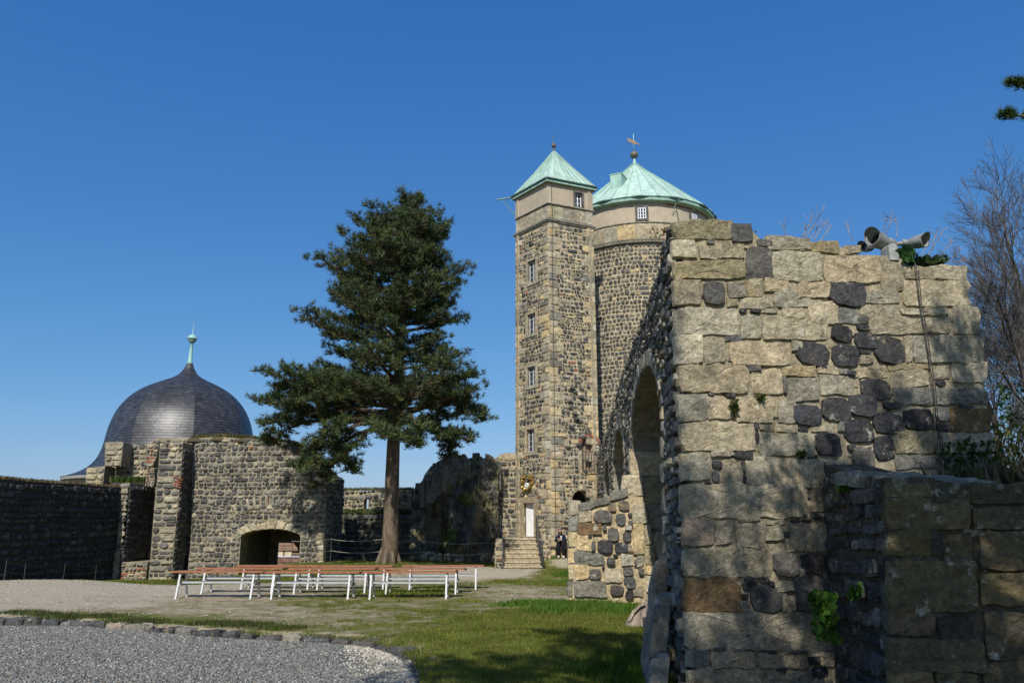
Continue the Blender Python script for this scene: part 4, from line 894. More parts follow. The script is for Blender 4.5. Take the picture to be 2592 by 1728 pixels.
# passage behind the arch
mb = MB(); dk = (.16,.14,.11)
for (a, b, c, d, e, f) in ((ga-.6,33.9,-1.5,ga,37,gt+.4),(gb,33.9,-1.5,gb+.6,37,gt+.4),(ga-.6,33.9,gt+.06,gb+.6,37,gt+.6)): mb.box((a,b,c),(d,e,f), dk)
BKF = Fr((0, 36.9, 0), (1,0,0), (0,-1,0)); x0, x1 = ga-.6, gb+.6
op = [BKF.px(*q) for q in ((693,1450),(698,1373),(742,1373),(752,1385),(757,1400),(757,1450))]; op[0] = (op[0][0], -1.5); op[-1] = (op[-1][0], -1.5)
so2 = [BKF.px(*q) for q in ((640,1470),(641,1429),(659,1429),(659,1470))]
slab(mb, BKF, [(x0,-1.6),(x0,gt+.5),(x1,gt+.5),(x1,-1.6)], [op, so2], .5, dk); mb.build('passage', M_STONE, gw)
def turf(mb, pts, n, hgt, spread, cols):
    for _ in range(n):
        k = random.randrange(len(pts)-1); p = pts[k].lerp(pts[k+1], random.random())+Vector((rnd(-spread,spread), rnd(-spread,spread), rnd(-.02,.02)))
        h = hgt*rnd(.4,1.3); a = rnd(0, 6.28); w = .02+h*.1; d = Vector((math.cos(a)*w, math.sin(a)*w, 0)); t = Vector((rnd(-.5,.5)*h, rnd(-.5,.5)*h, h)); c = random.choice(cols); f = rnd(.7,1.3)
        mb.add([p-d, p+d, p+t], [(0,1,2)], (c[0]*f, c[1]*f, c[2]*f))
TG = [(.11,.10,.03),(.16,.13,.05),(.06,.09,.02)]; TR = [(.16,.10,.05),(.2,.15,.08),(.1,.07,.04),(.09,.1,.03)]
mb = MB(); turf(mb, [GF.p(q[0], q[1]+.03, -.3) for q in go[3:12]], 4200, .13, .28, TG)
for u0_, v0_ in ((925,935),(1130,1500)): pass
turf(mb, [RF.p(q[0], q[1], -.1) for q in gp([(690,950),(850,960)], RF)], 10, .2, .1, TG)
for q in go[3:11]: 
    p = GF.p(q[0], q[1], -.35); mb.lathe([(.5,-.15),(.42,.0),(.2,.05),(.01,.06)], 8, (.12,.10,.05), p)
mb.build('turf', M_GRASS, gw)
mb = MB(); q = RF.px(740*.4592, 780+950*.4592); turf(mb, [Vector((q[0]-.4, 33.4, q[1]-.1)), Vector((q[0]+.8, 33.4, q[1]-.12))], 900, .22, .22, [(.06,.10,.02),(.08,.12,.03)]); mb.box((q[0]-.5,33.2,q[1]-.4),(q[0]+.9,34.3,q[1]-.13),(.1,.09,.07)); mb.build('ledge_turf', M_GRASS, gw)

# ------------------------------------------------------------ dark wall on the left
la_, lb_ = P(300,1400,32.3), P(-60,1400,24.5); la_.z = lb_.z = 0
LW = Fr(la_, lb_-la_, Vector(((lb_-la_).y, -(lb_-la_).x, 0)), 0)
if LW.N.x < 0: LW.N = -LW.N
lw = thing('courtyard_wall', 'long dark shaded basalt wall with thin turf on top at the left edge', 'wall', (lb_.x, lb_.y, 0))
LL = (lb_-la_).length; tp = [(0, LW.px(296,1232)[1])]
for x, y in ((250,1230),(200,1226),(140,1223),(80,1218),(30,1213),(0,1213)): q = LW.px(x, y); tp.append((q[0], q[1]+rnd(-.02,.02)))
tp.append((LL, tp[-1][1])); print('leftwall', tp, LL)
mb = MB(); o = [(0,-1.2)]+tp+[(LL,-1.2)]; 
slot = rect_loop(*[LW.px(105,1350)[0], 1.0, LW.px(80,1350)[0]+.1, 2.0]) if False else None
slab(mb, LW, o, [], .9, (.05,.046,.04)); fill(mb, LW, [o], (.16,.3), (.8,1.6), {'b':7,'m':3,'k':.5}, .06, .014, 7, .15, .08); mb.build('wall', M_STONE, lw)  # near-black stones and mortar put the shade of this face into the colour
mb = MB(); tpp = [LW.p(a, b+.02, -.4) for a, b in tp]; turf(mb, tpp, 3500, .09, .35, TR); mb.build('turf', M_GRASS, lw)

# ------------------------------------------------------------ curtain wall behind the pine
CW = Fr((0, 38.8, 0), (1, .0, 0), (0,-1,0), .02)
cw = thing('curtain_wall', 'low mossy shade-darkened rubble curtain wall behind the trunk of the pine', 'wall', (-6, 38.8, .1))
c0 = [CW.px(*q) for q in ((800,1460),(812,1243),(860,1238),(930,1243),(990,1240),(1060,1238),(1075,1200),(1090,1180),(1120,1160),(1260,1158),(1300,1150),(1300,1460))]
c0[0] = (c0[0][0], -1); c0[-1] = (c0[-1][0], -1)
slot = rect_loop(*CW.px(923,1290), *CW.px(930,1262)); slot2 = rect_loop(CW.px(920,1290)[0], CW.px(920,1290)[1], CW.px(933,1262)[0], CW.px(933,1262)[1])
mb = MB(); slab(mb, CW, c0, [slot2], .8, (.31,.27,.17)); fill(mb, CW, [c0, slot2], (.14,.28), (.8,1.6), {'m':3,'k':4,'d':3.5,'g':2,'o':1,'s':.5}, .07, .014, 7, .2, .1)
# ledge of the thicker lower part, stones darkened for the pine shadow
LG = Fr((0, 38.1, 0), (1,0,0), (0,-1,0), .05); q0 = [LG.px(*q) for q in ((815,1460),(830,1296),(900,1298),(960,1305),(1045,1300),(1045,1460))]; q0[0] = (q0[0][0],-1); q0[-1] = (q0[-1][0],-1)
slab(mb, LG, q0, [], .8, (.11,.105,.07)); fill(mb, LG, [q0], (.14,.28), (.8,1.6), {'m':4,'k':4,'d':2,'b':1,'o':.7}, .08, .014, 7, .2, .1)
mb.build('wall', M_STONE, cw)
mb = MB(); turf(mb, [CW.p(*CW.px(820,1240), -.2), CW.p(*CW.px(1050,1238), -.2)], 1300, .12, .25, TG); turf(mb, [LG.p(*LG.px(835,1297), -.2), LG.p(*LG.px(1045,1300), -.2)], 1500, .2, .3, [(.05,.08,.02),(.08,.09,.03)]); mb.build('turf', M_GRASS, cw)
# lit stretch that joins the tower
LT = Fr((0, 38.0, 0), (1,0,0), (0,-1,0), .0); q1 = [LT.px(*q) for q in ((1258,1460),(1262,1300),(1256,1180),(1262,1152),(1278,1146),(1310,1146),(1310,1460))]; q1[0] = (q1[0][0],-1); q1[-1] = (q1[-1][0],-1)
mb = MB(); slab(mb, LT, q1, [], .9, MORT); fill(mb, LT, [q1], (.18,.3), (.8,1.7), {'m':4,'k':3,'d':2,'o':1.6,'g':1}, .06, .016, 8, .35, .03)
tjoin = thing('tower_spur_wall', 'short sunlit rubble wall stub joining the left side of the stair tower', 'wall', (-.3,38,.2)); mb.build('wall', M_STONE, tjoin)
# standing basalt columns
bc = thing('basalt_outcrop', 'tall rough dark basalt rock face in the shadow of the pine', 'rock', (-2.5, 37, .1))
mb = MB(); pf = [(1042,1248),(1058,1235),(1075,1218),(1090,1204),(1100,1188),(1118,1176),(1125,1160),(1140,1153),(1170,1151),(1200,1148),(1225,1152),(1240,1160),(1262,1166)]
x0_, xe = P(1042,1300,37).x, P(1262,1300,37).x; NX, NZ = 190, 64; vs = []; cl = []; tops = []
k = 0; tj = 0
while k <= NX:
    wd = random.choice((3,4,6,8,11)); tj = rnd(-.34,.14); tops += [tj]*wd; k += wd
for i in range(NX+1):
    x = lerp(x0_, xe, i/NX); pxx = 1296+x/(37*CP+2*SP)*FPX; zt = P(pxx, interp(pxx, pf), 37).z+tops[i]
    for j in range(NZ+1):
        z = lerp(-.4, zt, j/NZ); N_ = noise.noise
        d = .95*N_(Vector((x*.8, z*.25, 5)))+.42*N_(Vector((x*2.1+.4*N_(Vector((x,z,1))), z*.5, 9)))+.20*abs(N_(Vector((x*6.5, z*1.1, 2))))+.10*N_(Vector((x*9, z*7, 4)))
        d += .09*(math.floor(N_(Vector((x*2.5, z*2.2, 8)))*6)/3)
        vs.append((x+.05*N_(Vector((x*3, z*3, 7))), 36.75+d-.28*max(0, 1-z/2.4), z))
for i in range(NX):
    for j in range(NZ):
        x, z = vs[i*(NZ+1)+j][0], vs[i*(NZ+1)+j][2]; f = 1+.5*noise.noise(Vector((x*3, z*3, 12))); m_ = noise.noise(Vector((x*1.2, z*1.2, 31)))
        c = (.10,.095,.075) if m_ < .05 else (.15,.135,.075)
        if noise.noise(Vector((x*.9, z*.9, 77))) > .32: c = (.09,.12,.04)
        a_ = i*(NZ+1)+j; mb.v.append; cl.append(((a_, a_+1+NZ, a_+2+NZ, a_+1), (c[0]*f, c[1]*f, c[2]*f)))
mb.v = vs; mb.f = [q[0] for q in cl]; mb.c = [q[1] for q in cl]
for i in range(0, NX, 3):
    a_ = Vector(vs[i*(NZ+1)+NZ]); mb.box((a_.x-.03, a_.y, a_.z-1.2), (a_.x+.13, a_.y+.9, a_.z-.005), (.15,.145,.12))
mb.build('rock_face', M_STONE, bc)
qa_ = P(1042,1300,37); mb = MB(); mb.box((x0_, 38.1, -.5), (xe-.3, 38.3, 3.6), (.12,.11,.09)); mb.build('rock_core', M_STONE, bc)
mb = MB(); q = P(1103,1172,37.2); q2 = P(1103,1192,37.2); mb.box((q.x-.14, 37.1, q2.z-.6), (q.x+.14, 37.4, q.z), (.12,.115,.1)); mb.build('standing_stone', M_STONE, bc)
mb = MB(); qa, qb = P(1045,1420,36.2), P(1262,1420,36.2)
for k in range(70):
    t = random.random(); q = qa.lerp(qb, t); zt = rnd(0, 3.2)*(1-abs(t-.6)); r = rnd(.08,.22); mb.lathe([(r,-.3),(r*1.05,0),(r*.7,.12),(.01,.16)], 6, pal(pick({'o':1,'d':2,'k':1})), (q.x, 36.35+rnd(-.1,.2), G(q.x, 36.3)+rnd(0,.3)), (rnd(-.2,.2), -.3, 1))
mb.build('loose_rubble', M_STONE, bc)

# ------------------------------------------------------------ domed building behind
dome = thing('onion_dome_building', 'round stone building with dark slate onion dome and green copper ball finial', 'building', (-22, 55, 0))
DD = 55.0; prof_px = [(8,925),(12,935),(20,948),(37,958),(66,970),(100,985),(128,1004),(150,1028),(165,1052),(175,1080),(181,1106),(186,1140),(196,1168),(215,1190),(250,1208),(275,1214)]
ctr = P(473, 1000, DD); ctr.z = 0
pr = []
for r, v in prof_px:
    z = P(470, v, DD).z; pr.append((r/FPX*(DD*CP+(z-EYE)*SP)*.96, z))
print('dome', pr, ctr)
# refine rows
rows = []
for (r0,z0),(r1,z1) in zip(pr, pr[1:]):
    n = max(1, int(math.hypot(r1-r0, z1-z0)/.17))
    for k in range(n):
        t = k/n; rows.append((r0+(r1-r0)*t, z0+(z1-z0)*t))
rows.append(pr[-1])
def smooth_rows(rows, it=6):
    for _ in range(it): rows = [rows[0]]+[((a[0]+2*b[0]+c[0])/4, (a[1]+2*b[1]+c[1])/4) for a, b, c in zip(rows, rows[1:], rows[2:])]+[rows[-1]]
    return rows
rows = smooth_rows(rows)
mb = MB(); tocam = math.atan2(-ctr.y, -ctr.x); A0 = tocam-R(38)   # a ridge to the camera's left of centre
NF_ = 8
for i in range(len(rows)-1):
    (r0,z0),(r1,z1) = rows[i], rows[i+1]
    for f in range(NF_):
        t0, t1 = A0+f*2*math.pi/NF_, A0+(f+1)*2*math.pi/NF_
        nt_ = max(1, int(r1*.78/.3)); off = (i%2)*.5
        for k in range(nt_+1):
            s0, s1 = max(0, (k-off)/nt_), min(1, (k+1-off)/nt_)
            if s1 <= s0: continue
            def pt(r, z, s, out):
                a, b = Vector((math.cos(t0), math.sin(t0), 0)), Vector((math.cos(t1), math.sin(t1), 0)); d = a.lerp(b, s); bl = d.normalized(); d = d.lerp(bl, .6)
                return Vector((ctr.x, ctr.y, z))+d*(r+out)
            j = rnd(-.004,.004); j2 = rnd(-.004,.004); fcol = rnd(.75,1.3); c = (.040*fcol, .0405*fcol, .044*fcol)
            mb.add([pt(r0,z0,s0,.0+j), pt(r0,z0,s1,.0+j2), pt(r1,z1,s1,.022+j2), pt(r1,z1,s0,.022+j)], [(0,1,2,3)], c)
        # the lower lip of each course
dm = mb.build('dome', M_SLATE, dome)
mb = MB(); at = Vector((ctr.x, ctr.y, rows[0][1])); lean = Vector((.0,0,1)); mb.lathe([(.3,-.25),(.26,.0),(.2,.15)], 16, (.06,.06,.07), at); mb.lathe([(.19,.12),(.21,.18),(.15,.3),(.10,1.2),(.08,1.6),(.14,1.65)], 14, (.30,.50,.43), at, lean)
bc_ = at+Vector((0,0,1.96)); mb.lathe([(.01,-.33),(.17,-.29),(.28,-.16),(.315,-.01),(.335,-.01),(.335,.03),(.315,.03),(.27,.18),(.15,.29),(.03,.33),(.025,.9),(.004,1.35)], 18, (.28,.47,.40), bc_); mb.build('finial', M_COPPER, dome, True)
mb = MB(); rb = pr[-1][0]-.35; zb = pr[-1][1]; mb.lathe([(rb+.3,zb-.05),(rb+.32,zb-.22),(rb+.05,zb-.3),(rb,-4)], 32, (.25,.24,.22), (ctr.x, ctr.y, 0)); mb.build('wall', M_PLASTER, dome)

# ------------------------------------------------------------ houses seen through the gate
def tile_roof(parent, a, b, c, d, name='roof'):    # a-b eave, c-d ridge
    mb = MB(); n = 9; m = 26
    for i in range(n):
        for k in range(m):
            s0, s1 = (k+(i%2)*.5)/m-.02, (k+1+(i%2)*.5)/m-.02; t0, t1 = i/n, (i+1)/n
            def q(s, t, o): p = (a.lerp(b, s)).lerp(d.lerp(c, s), t); return p+Vector((0,-.02*o,.03*o))
            col = pal(pick({'p':3,'n':1,'r':.6}), .2); mb.add([q(s0,t0,1), q(s1,t0,1), q(s1,t1,0), q(s0,t1,0)], [(0,1,2,3)], (col[0]*.9, col[1]*.7, col[2]*.7))
    return mb.build(name, M_TILE, parent)
hs = thing('tiled_outbuilding', 'brown tiled outbuilding with cream wall panels seen through the gate arch', 'building', (-16, 49, -4))
D1 = 50.0
def hp(u, v, D=D1): return P(u, v, D)
tile_roof(hs, hp(600,1395), hp(860,1395), hp(860,1360,52.5), hp(600,1360,52.5)); tile_roof(hs, hp(600,1430,48), hp(860,1430,48), hp(860,1408,49.8), hp(600,1408,49.8), 'lean_to_roof')
mb = MB(); a, b = hp(600,1412,50.05), hp(860,1394,50.05); mb.box((a.x, 50.1, a.z-.3), (b.x, 50.6, b.z), (.16,.10,.06))
for u0_, u1_ in ((640,664),(668,694),(699,717),(720,739),(800,830)): a, b = hp(u0_,1408,50.05), hp(u1_,1395.5,50.05); mb.box((a.x, 50.04, a.z), (b.x, 50.2, b.z), (.58,.50,.34))
mb.build('wall', M_PLASTER, hs)
mb = MB(); a, b = hp(600,1410,49.7), hp(860,1410,49.7); mb.tube([a, b], .07, 6, (.5,.55,.62)); a, b = hp(600,1432,47.9), hp(860,1432,47.9); mb.tube([a, b], .05, 6, (.35,.35,.36)); mb.build('gutter', M_LAMP, hs)
mb = MB(); a, b = hp(600,1600,47.9), hp(860,1434,48.3); mb.box((a.x, 48.3, a.z), (b.x, 48.9, b.z), (.14,.11,.08)); mb.build('lower_wall', M_PLASTER, hs)
pw = thing('parapet_wall', 'pale rubble parapet beyond the gate arch below the tiled roofs', 'wall', (-12, 40, -1))
PF = Fr((0, 40, 0), (1,0,0), (0,-1,0)); po = [PF.px(*q) for q in ((560,1560),(560,1437),(641,1437),(692,1439),(800,1440),(800,1560))]; mb = MB(); slab(mb, PF, po, [], .5, (.5,.43,.3)); fill(mb, PF, [po], (.15,.26), (.8,1.4), {'m':1,'k':1,'w':2,'s':2}, .04, .03, 7, .1); mb.build('wall', M_STONE, pw)
sh = thing('distant_shed', 'small pale blue roofed shed peeping over the wall between gate and pine', 'building', (-13,60,0))
mb = MB(); a, b = P(828,1268,60), P(846,1258,60); mb.box((a.x, 60, a.z-1), (b.x, 61, b.z), (.55,.6,.68)); mb.build('wall', M_PLASTER, sh); mb = MB(); mb.box((a.x-.1, 59.8, b.z), (b.x+.1, 61.2, b.z+.12), (.45,.52,.62)); mb.build('roof', M_PLASTER, sh)
# ------------------------------------------------------------ trees
def tuft_bank(nb, nn, ln, wd, up=.35):
    bank = []
    for _ in range(nb):
        tr = []
        for _ in range(nn):
            d = RNG.normal(0, 1, 3); d[2] = abs(d[2])*.8+up; d /= np.linalg.norm(d); l = ln*RNG.uniform(.7,1.2)
            s = np.cross(d, RNG.normal(0,1,3)); s /= np.linalg.norm(s)+1e-9; o = RNG.normal(0, ln*.16, 3)
            tr += [o-s*wd/2, o+s*wd/2, o+d*l]
        bank.append(tr)
    return np.array(bank)      # nb, nn*3, 3
def tufts(name, pts, dirs, bank, cols, mat, parent, scale=(.8,1.25)):
    n = len(pts); k = RNG.integers(0, len(bank), n); V = bank[k].copy(); m = V.shape[1]
    pts = np.array(pts); d = np.array(dirs); d /= np.linalg.norm(d, axis=1)[:,None]+1e-9
    a = RNG.uniform(0, 6.283, n); rx = np.stack([np.cos(a), np.sin(a), np.zeros(n)], 1); x = np.cross(rx, d); x /= np.linalg.norm(x, axis=1)[:,None]+1e-9; y = np.cross(d, x)
    V = V*RNG.uniform(*scale, (n,1,1))
    V = V[...,0:1]*x[:,None]+V[...,1:2]*y[:,None]+V[...,2:3]*d[:,None]+pts[:,None]
    V = V.reshape(-1,3); F = np.arange(len(V)).reshape(-1,3)
    C = np.array(cols)[RNG.integers(0, len(cols), n)]*RNG.uniform(.7,1.3,(n,1)); C = np.repeat(C, m//3, axis=0)
    return raw_mesh(name, V, F, C, mat, parent)
NC = [(.046,.072,.020),(.062,.090,.022),(.034,.058,.024),(.095,.105,.028)]
def conifer(root, base, trunk, whorls, tuft_n, bank, seed, bark=(.15,.115,.08), tr=(.31,.07), droop=.0, dens=1.0):
    """trunk: list of (point); whorls: list of (z, reach function of azimuth, count, rise)"""
    rs = random.Random(seed); mb = MB(); T = [Vector(p) for p in trunk]
    n = len(T); H = T[-1].z-T[0].z
    rad = [lerp(tr[0], tr[1], ((p.z-T[0].z)/H)**1.15)*(1+.28*max(0, 1-(p.z-T[0].z)/.9)) for p in T]
    mb.tube(T, rad, 14, bark)
    for k in range(7):     # root flare
        a = 6.28*k/7+rs.uniform(-.2,.2); d = Vector((math.cos(a), math.sin(a), 0)); r0 = tr[0]
        mb.tube([T[0]+Vector((0,0,.75))+d*r0*.7, T[0]+Vector((0,0,.3))+d*r0*1.15, T[0]+d*r0*1.9+Vector((0,0,-.1))], [.08,.12,.09], 6, bark)
    mb.build('trunk', M_BARK, root, True)
    def tp(z):
        for a, b in zip(T, T[1:]):
            if z <= b.z: return a.lerp(b, max(0, (z-a.z)/(b.z-a.z)))
        return T[-1]
    pts = []; dirs = []; bm_ = MB()
    bc = [(.14,.10,.075),(.11,.085,.065)]
    for z, reach, cnt, rise in whorls:
        a0 = rs.uniform(0, 6.28)
        for k in range(cnt):
            a = a0+6.283*k/cnt+rs.uniform(-.28,.28); L = reach(a)*rs.uniform(.76,1.10)
            if L < .3: continue
            p0 = tp(z+rs.uniform(-.25,.25)); d = Vector((math.cos(a), math.sin(a), 0)); sd = Vector((-d.y, d.x, 0))
            N_ = 8; ln = []; sw = rs.uniform(-.12,.12); pz = rise*rs.uniform(.6,1.4)
            for i in range(N_+1):
                t = i/N_; ln.append(p0+d*L*t+sd*L*sw*math.sin(t*3)+Vector((0,0,L*(pz*t-droop*t*(1-t)*1.6+(.12 if pz < .4 else 0)*t**3))))
            r0 = .028+.018*L; bm_.tube(ln, [lerp(r0, .012, i/N_) for i in range(N_+1)], 5, bc[k%2], False)
            nb = max(3, int(L*3.2*dens))
            for j in range(nb):
                t = lerp(.30, 1.0, (j+.5)/nb) if L > 1.6 else lerp(.12, 1, (j+.5)/nb)
                f = t*N_; i0 = min(int(f), N_-1); q = ln[i0].lerp(ln[i0+1], f-i0)
                for sg in ((-1, 1) if t < .96 else (0,)):
                    sl_ = L*.34*(1.12-t*.75)*rs.uniform(.55,1.25)+.16; ang = rs.uniform(.55,1.15)*sg
                    e = (d*math.cos(ang)+sd*math.sin(ang))*sl_+Vector((0,0,sl_*rs.uniform(-.05,.5))); mdp = q+e*.5+Vector((0,0,-.05*sl_))
                    bm_.tube([q, mdp, q+e], [.014+.006*sl_, .010, .006], 3, bc[0], False)
                    m = max(2, int(sl_*tuft_n))
                    for x in range(m):
                        tt = lerp(.35, 1.0, (x+.7)/m); c = q+e*tt+Vector((rs.gauss(0,.09), rs.gauss(0,.09), rs.gauss(.03,.06))); c += sd*rs.gauss(0,.06)
                        pts.append(c); dd = e.normalized()*.6+Vector((rs.gauss(0,.35), rs.gauss(0,.35), .75)); dirs.append(dd)
    bm_.build('limbs', M_BARK, root)
    tufts('needles', pts, dirs, bank, NC, M_NEEDLE, root)
    return len(pts)
bankA = tuft_bank(8, 15, .20, .028)
DT = 30.5; tb = P(983, 1427, DT)
tree = thing('pine_tree', 'tall dark pine with thick bare lower trunk standing in the courtyard between gate and tower', 'pine', tb)
spine = [(983,1427),(987,1380),(990,1300),(993,1200),(996,1120),(1002,1060),(1006,1000),(1010,930),(1015,840),(1022,760),(1028,680),(1034,600),(1038,540),(1040,505)]
TR_ = [P(u, v, DT) for u, v in spine]; TR_[0].z -= .15
PF_ = [(500,1012,1072),(523,955,1120),(557,918,1145),(582,872,1150),(628,880,1164),(654,836,1146),(690,820,1170),(708,803,1182),(729,806,1198),(776,830,1194),(805,825,1199),(830,800,1180),(851,762,1154),(889,758,1160),(927,806,1172),(950,760,1225),(965,715,1240),(1000,690,1236),(1041,664,1238),(1070,676,1190),(1100,690,1165)]
whorls = []
def mk_reach(Lx, Rx, Dp):
    def f(a):
        c = math.cos(a); s = abs(math.sin(a)); side = Rx if c > 0 else Lx
        return math.sqrt((side*c)**2+(Dp*s)**2)
    return f
for v, rise, cnt in ((1062,.10,5),(1035,.12,7),(1005,.15,6),(970,.14,6),(925,.10,5),(885,.16,6),(850,.18,7),(822,.2,7),(795,.2,8),(768,.22,8),(740,.24,9),(712,.25,9),(686,.28,9),(660,.3,10),(634,.32,10),(608,.36,10),(584,.4,10),(560,.5,10),(540,.6,9),(522,.75,8),(508,1.0,6)):
    z = P(1010, v, DT).z; cx = interp(v, sorted([(b, a) for a, b in spine])); vt = v-rise*90
    l = interp(vt, [(a, b) for a, b, c in PF_]); r = interp(vt, [(a, c) for a, b, c in PF_]); k = (DT*CP+(z-EYE)*SP)/FPX
    Lx, Rx = max(.35, (cx-l)*k-.32), max(.35, (r-cx)*k-.32); Dp = (Lx+Rx)/2*.95
    whorls.append((z, mk_reach(Lx, Rx, Dp), cnt, rise))
n = conifer(tree, tb, TR_, whorls, 11, bankA, 11, droop=.0)
# hanging lower limbs
mbl = MB(); pts = []; dirs = []
LOW = [((1004,1000,30.3),(920,985,29.8),(830,985,29.4),(750,975,29.2),(700,985,29.2)), ((1004,990,30.3),(930,1000,29),(850,1010,28.6),(770,1015,28.4),(700,1030,28.4)), ((1002,1010,30.5),(920,1010,31),(820,1005,31.2),(740,1000,31.2),(690,1010,31.2)), ((1004,1000,30.3),(940,975,29.6),(880,960,29.2),(820,955,29),(775,965,29)), # (from, through..., to) as seen, distances of their own
 ((1000,1045,30.3),(900,1035,29.6),(800,1045,29.2),(720,1062,29.0),(672,1075,29.0)), ((998,1060,30.2),(900,1075,29.3),(820,1120,28.6),(775,1160,28.3),(760,1185,28.2)), ((996,1070,30.2),(930,1090,29.4),(870,1150,29),(840,1180,28.8),(815,1225,28.8)),
 ((996,1060,30.2),(900,1060,28.8),(830,1090,28.2),(790,1140,28),(800,1190,28)), ((1000,1060,30.5),(1060,1070,30),(1110,1090,29.6),(1150,1100,29.4),(1180,1110,29.4)), ((1000,1050,30.5),(1080,1075,31),(1120,1110,31.2),(1150,1128,31.2),(1130,1160,31.2)),
 ((1004,1010,30.5),(1090,1005,30),(1160,1020,29.6),(1200,1040,29.4),(1222,1062,29.4)), ((996,1065,30.2),(900,1100,29.8),(850,1130,29.6),(870,1165,29.6),(900,1195,29.6)), ((1000,1050,30.3),(880,1055,29.8),(760,1070,29.8),(700,1100,29.8),(670,1120,29.8)),((1000,1030,30),(960,1050,28.5),(950,1080,27.6),(980,1100,27.2),(1010,1110,27)),((1000,1040,30),(1040,1050,28.5),(1060,1085,28),(1050,1110,27.8),(1060,1130,27.8))]
for L in LOW:
    pp = [P(*q) for q in L]; full = []
    for a, b in zip(pp, pp[1:]): full += [a.lerp(b, t) for t in (0,.33,.66)]
    full.append(pp[-1]); mbl.tube(full, [lerp(.085,.014, i/(len(full)-1)) for i in range(len(full))], 6, (.13,.10,.075), False)
    for i in range(4, len(full)):
        q = full[i]
        for _ in range(7):
            e = Vector((rnd(-1,1), rnd(-1,1), rnd(-.35,.5)))*rnd(.25,.75)*(1.05-.3*i/len(full)); mbl.tube([q, q+e*.5+Vector((0,0,-.03)), q+e], [.016,.01,.006], 3, (.12,.09,.07), False)
            for t in np.linspace(.35, 1, max(2, int(e.length*10))): pts.append(q+e*float(t)+Vector((rnd(-.1,.1), rnd(-.1,.1), rnd(-.04,.12)))); dirs.append(e.normalized()*.5+Vector((rnd(-.4,.4), rnd(-.4,.4), .7)))
mbl.build('hanging_limb', M_BARK, tree); tufts('hanging_needles', pts, dirs, bankA, NC, M_NEEDLE, tree)
# dead stubs on the bare trunk
mbs = MB()
for u, v, e in ((1000,1005,(-90,-10)),(1004,985,(-60,25)),(1008,960,(50,-20)),(1003,1030,(-40,35)),(1010,940,(-50,-30)),(1012,905,(60,-25)),(1016,870,(-60,-10))):
    a = P(u, v, DT-.2); b = P(u+e[0]*.5, v+e[1]*.4, DT-.9); c = P(u+e[0], v+e[1], DT-1.2); mbs.tube([a, b, c], [.07,.045,.02], 6, (.2,.16,.13), False)
mbs.build('dead_branch', M_BARK, tree)

# conifers behind the camera: they shade the near wall, and one limb reaches into the picture at the top right
bankB = tuft_bank(6, 14, .22, .035)
def back_pine(x, y, h, r, z0, seed, lab, dens=.8):
    g = G(x, y); t = thing('pine_tree', lab, 'pine', (x, y, g)); T = [Vector((x+.1*math.sin(k), y+.08*math.cos(k*1.3), g-.1+h*k/8)) for k in range(9)]; W = []
    k = 0; z = z0
    while z < h-.4:
        f = (z-z0)/(h-z0); rr = r*(1-f)**.7+.3; W.append((g+z, (lambda rr_: (lambda a: rr_*(.85+.3*math.sin(a*3+rr_*5))))(rr), 6, .1+.3*f)); z += 1.0
    conifer(t, None, T, W, 5.5, bankB, seed, dens=dens)
back_pine(4.8, 1.0, 12.0, 4.0, 6.2, 5, 'dark pine beside the low wall whose shadow dapples the near wall', 2.8)
back_pine(-.7, -1.6, 14, 2.5, 9.0, 8, 'dark pine behind the viewpoint whose shadow lies on the foreground grass', 1.5)
# pine whose twigs enter at the right edge
ep = thing('pine_tree', 'pine standing right of the tall wall with two green twigs at the top right edge', 'pine', (8.6, 11, 0))
mb = MB(); mb.tube([(8.8,11,-.3),(8.8,11,4),(8.7,11,8),(8.7,11,11)], [.3,.25,.16,.05], 10, (.15,.11,.08)); mb.build('trunk', M_BARK, ep, True)
mb = MB(); pts = []; dirs = []
for L in (((2760,360,10.6),(2660,310,10),(2600,295,9.6),(2560,292,9.4),(2542,290,9.4)), ((2760,330,10.6),(2680,260,10),(2610,230,9.7),(2578,218,9.6),(2560,208,9.6)), ((2760,300,10.8),(2720,180,10.6),(2700,100,10.4),(2690,60,10.4),(2680,20,10.4))):
    pp = [P(*q) for q in L]; mb.tube(pp, [.04,.03,.018,.012,.008], 5, (.12,.09,.07), False)
    for q in pp[1:]+[pp[-1], pp[-1], pp[3]]:
        for _ in range(5): pts.append(q+Vector((rnd(-.05,.09), rnd(-.05,.05), rnd(-.04,.06)))); dirs.append(Vector((rnd(-.6,.4), rnd(-.3,.3), rnd(.1,1))))
for k in range(9):
    a = rnd(-1.2,1.2); z = 6+k*.55; o = Vector((8.7, 11, z)); e = Vector((math.cos(a)*2.4, math.sin(a)*2.4, .5)); mb.tube([o, o+e*.5, o+e], [.05,.03,.015], 5, (.12,.09,.07), False)
    for t in np.linspace(.3,1,14): pts.append(o+e*float(t)+Vector((rnd(-.2,.2), rnd(-.3,.3), rnd(-.1,.2)))); dirs.append(Vector((rnd(-.6,.6), rnd(-.6,.6), 1)))
mb.build('limbs', M_BARK, ep); tufts('needles', pts, dirs, tuft_bank(6, 26, .085, .012), [(.05,.09,.02),(.07,.12,.03)], M_NEEDLE, ep)

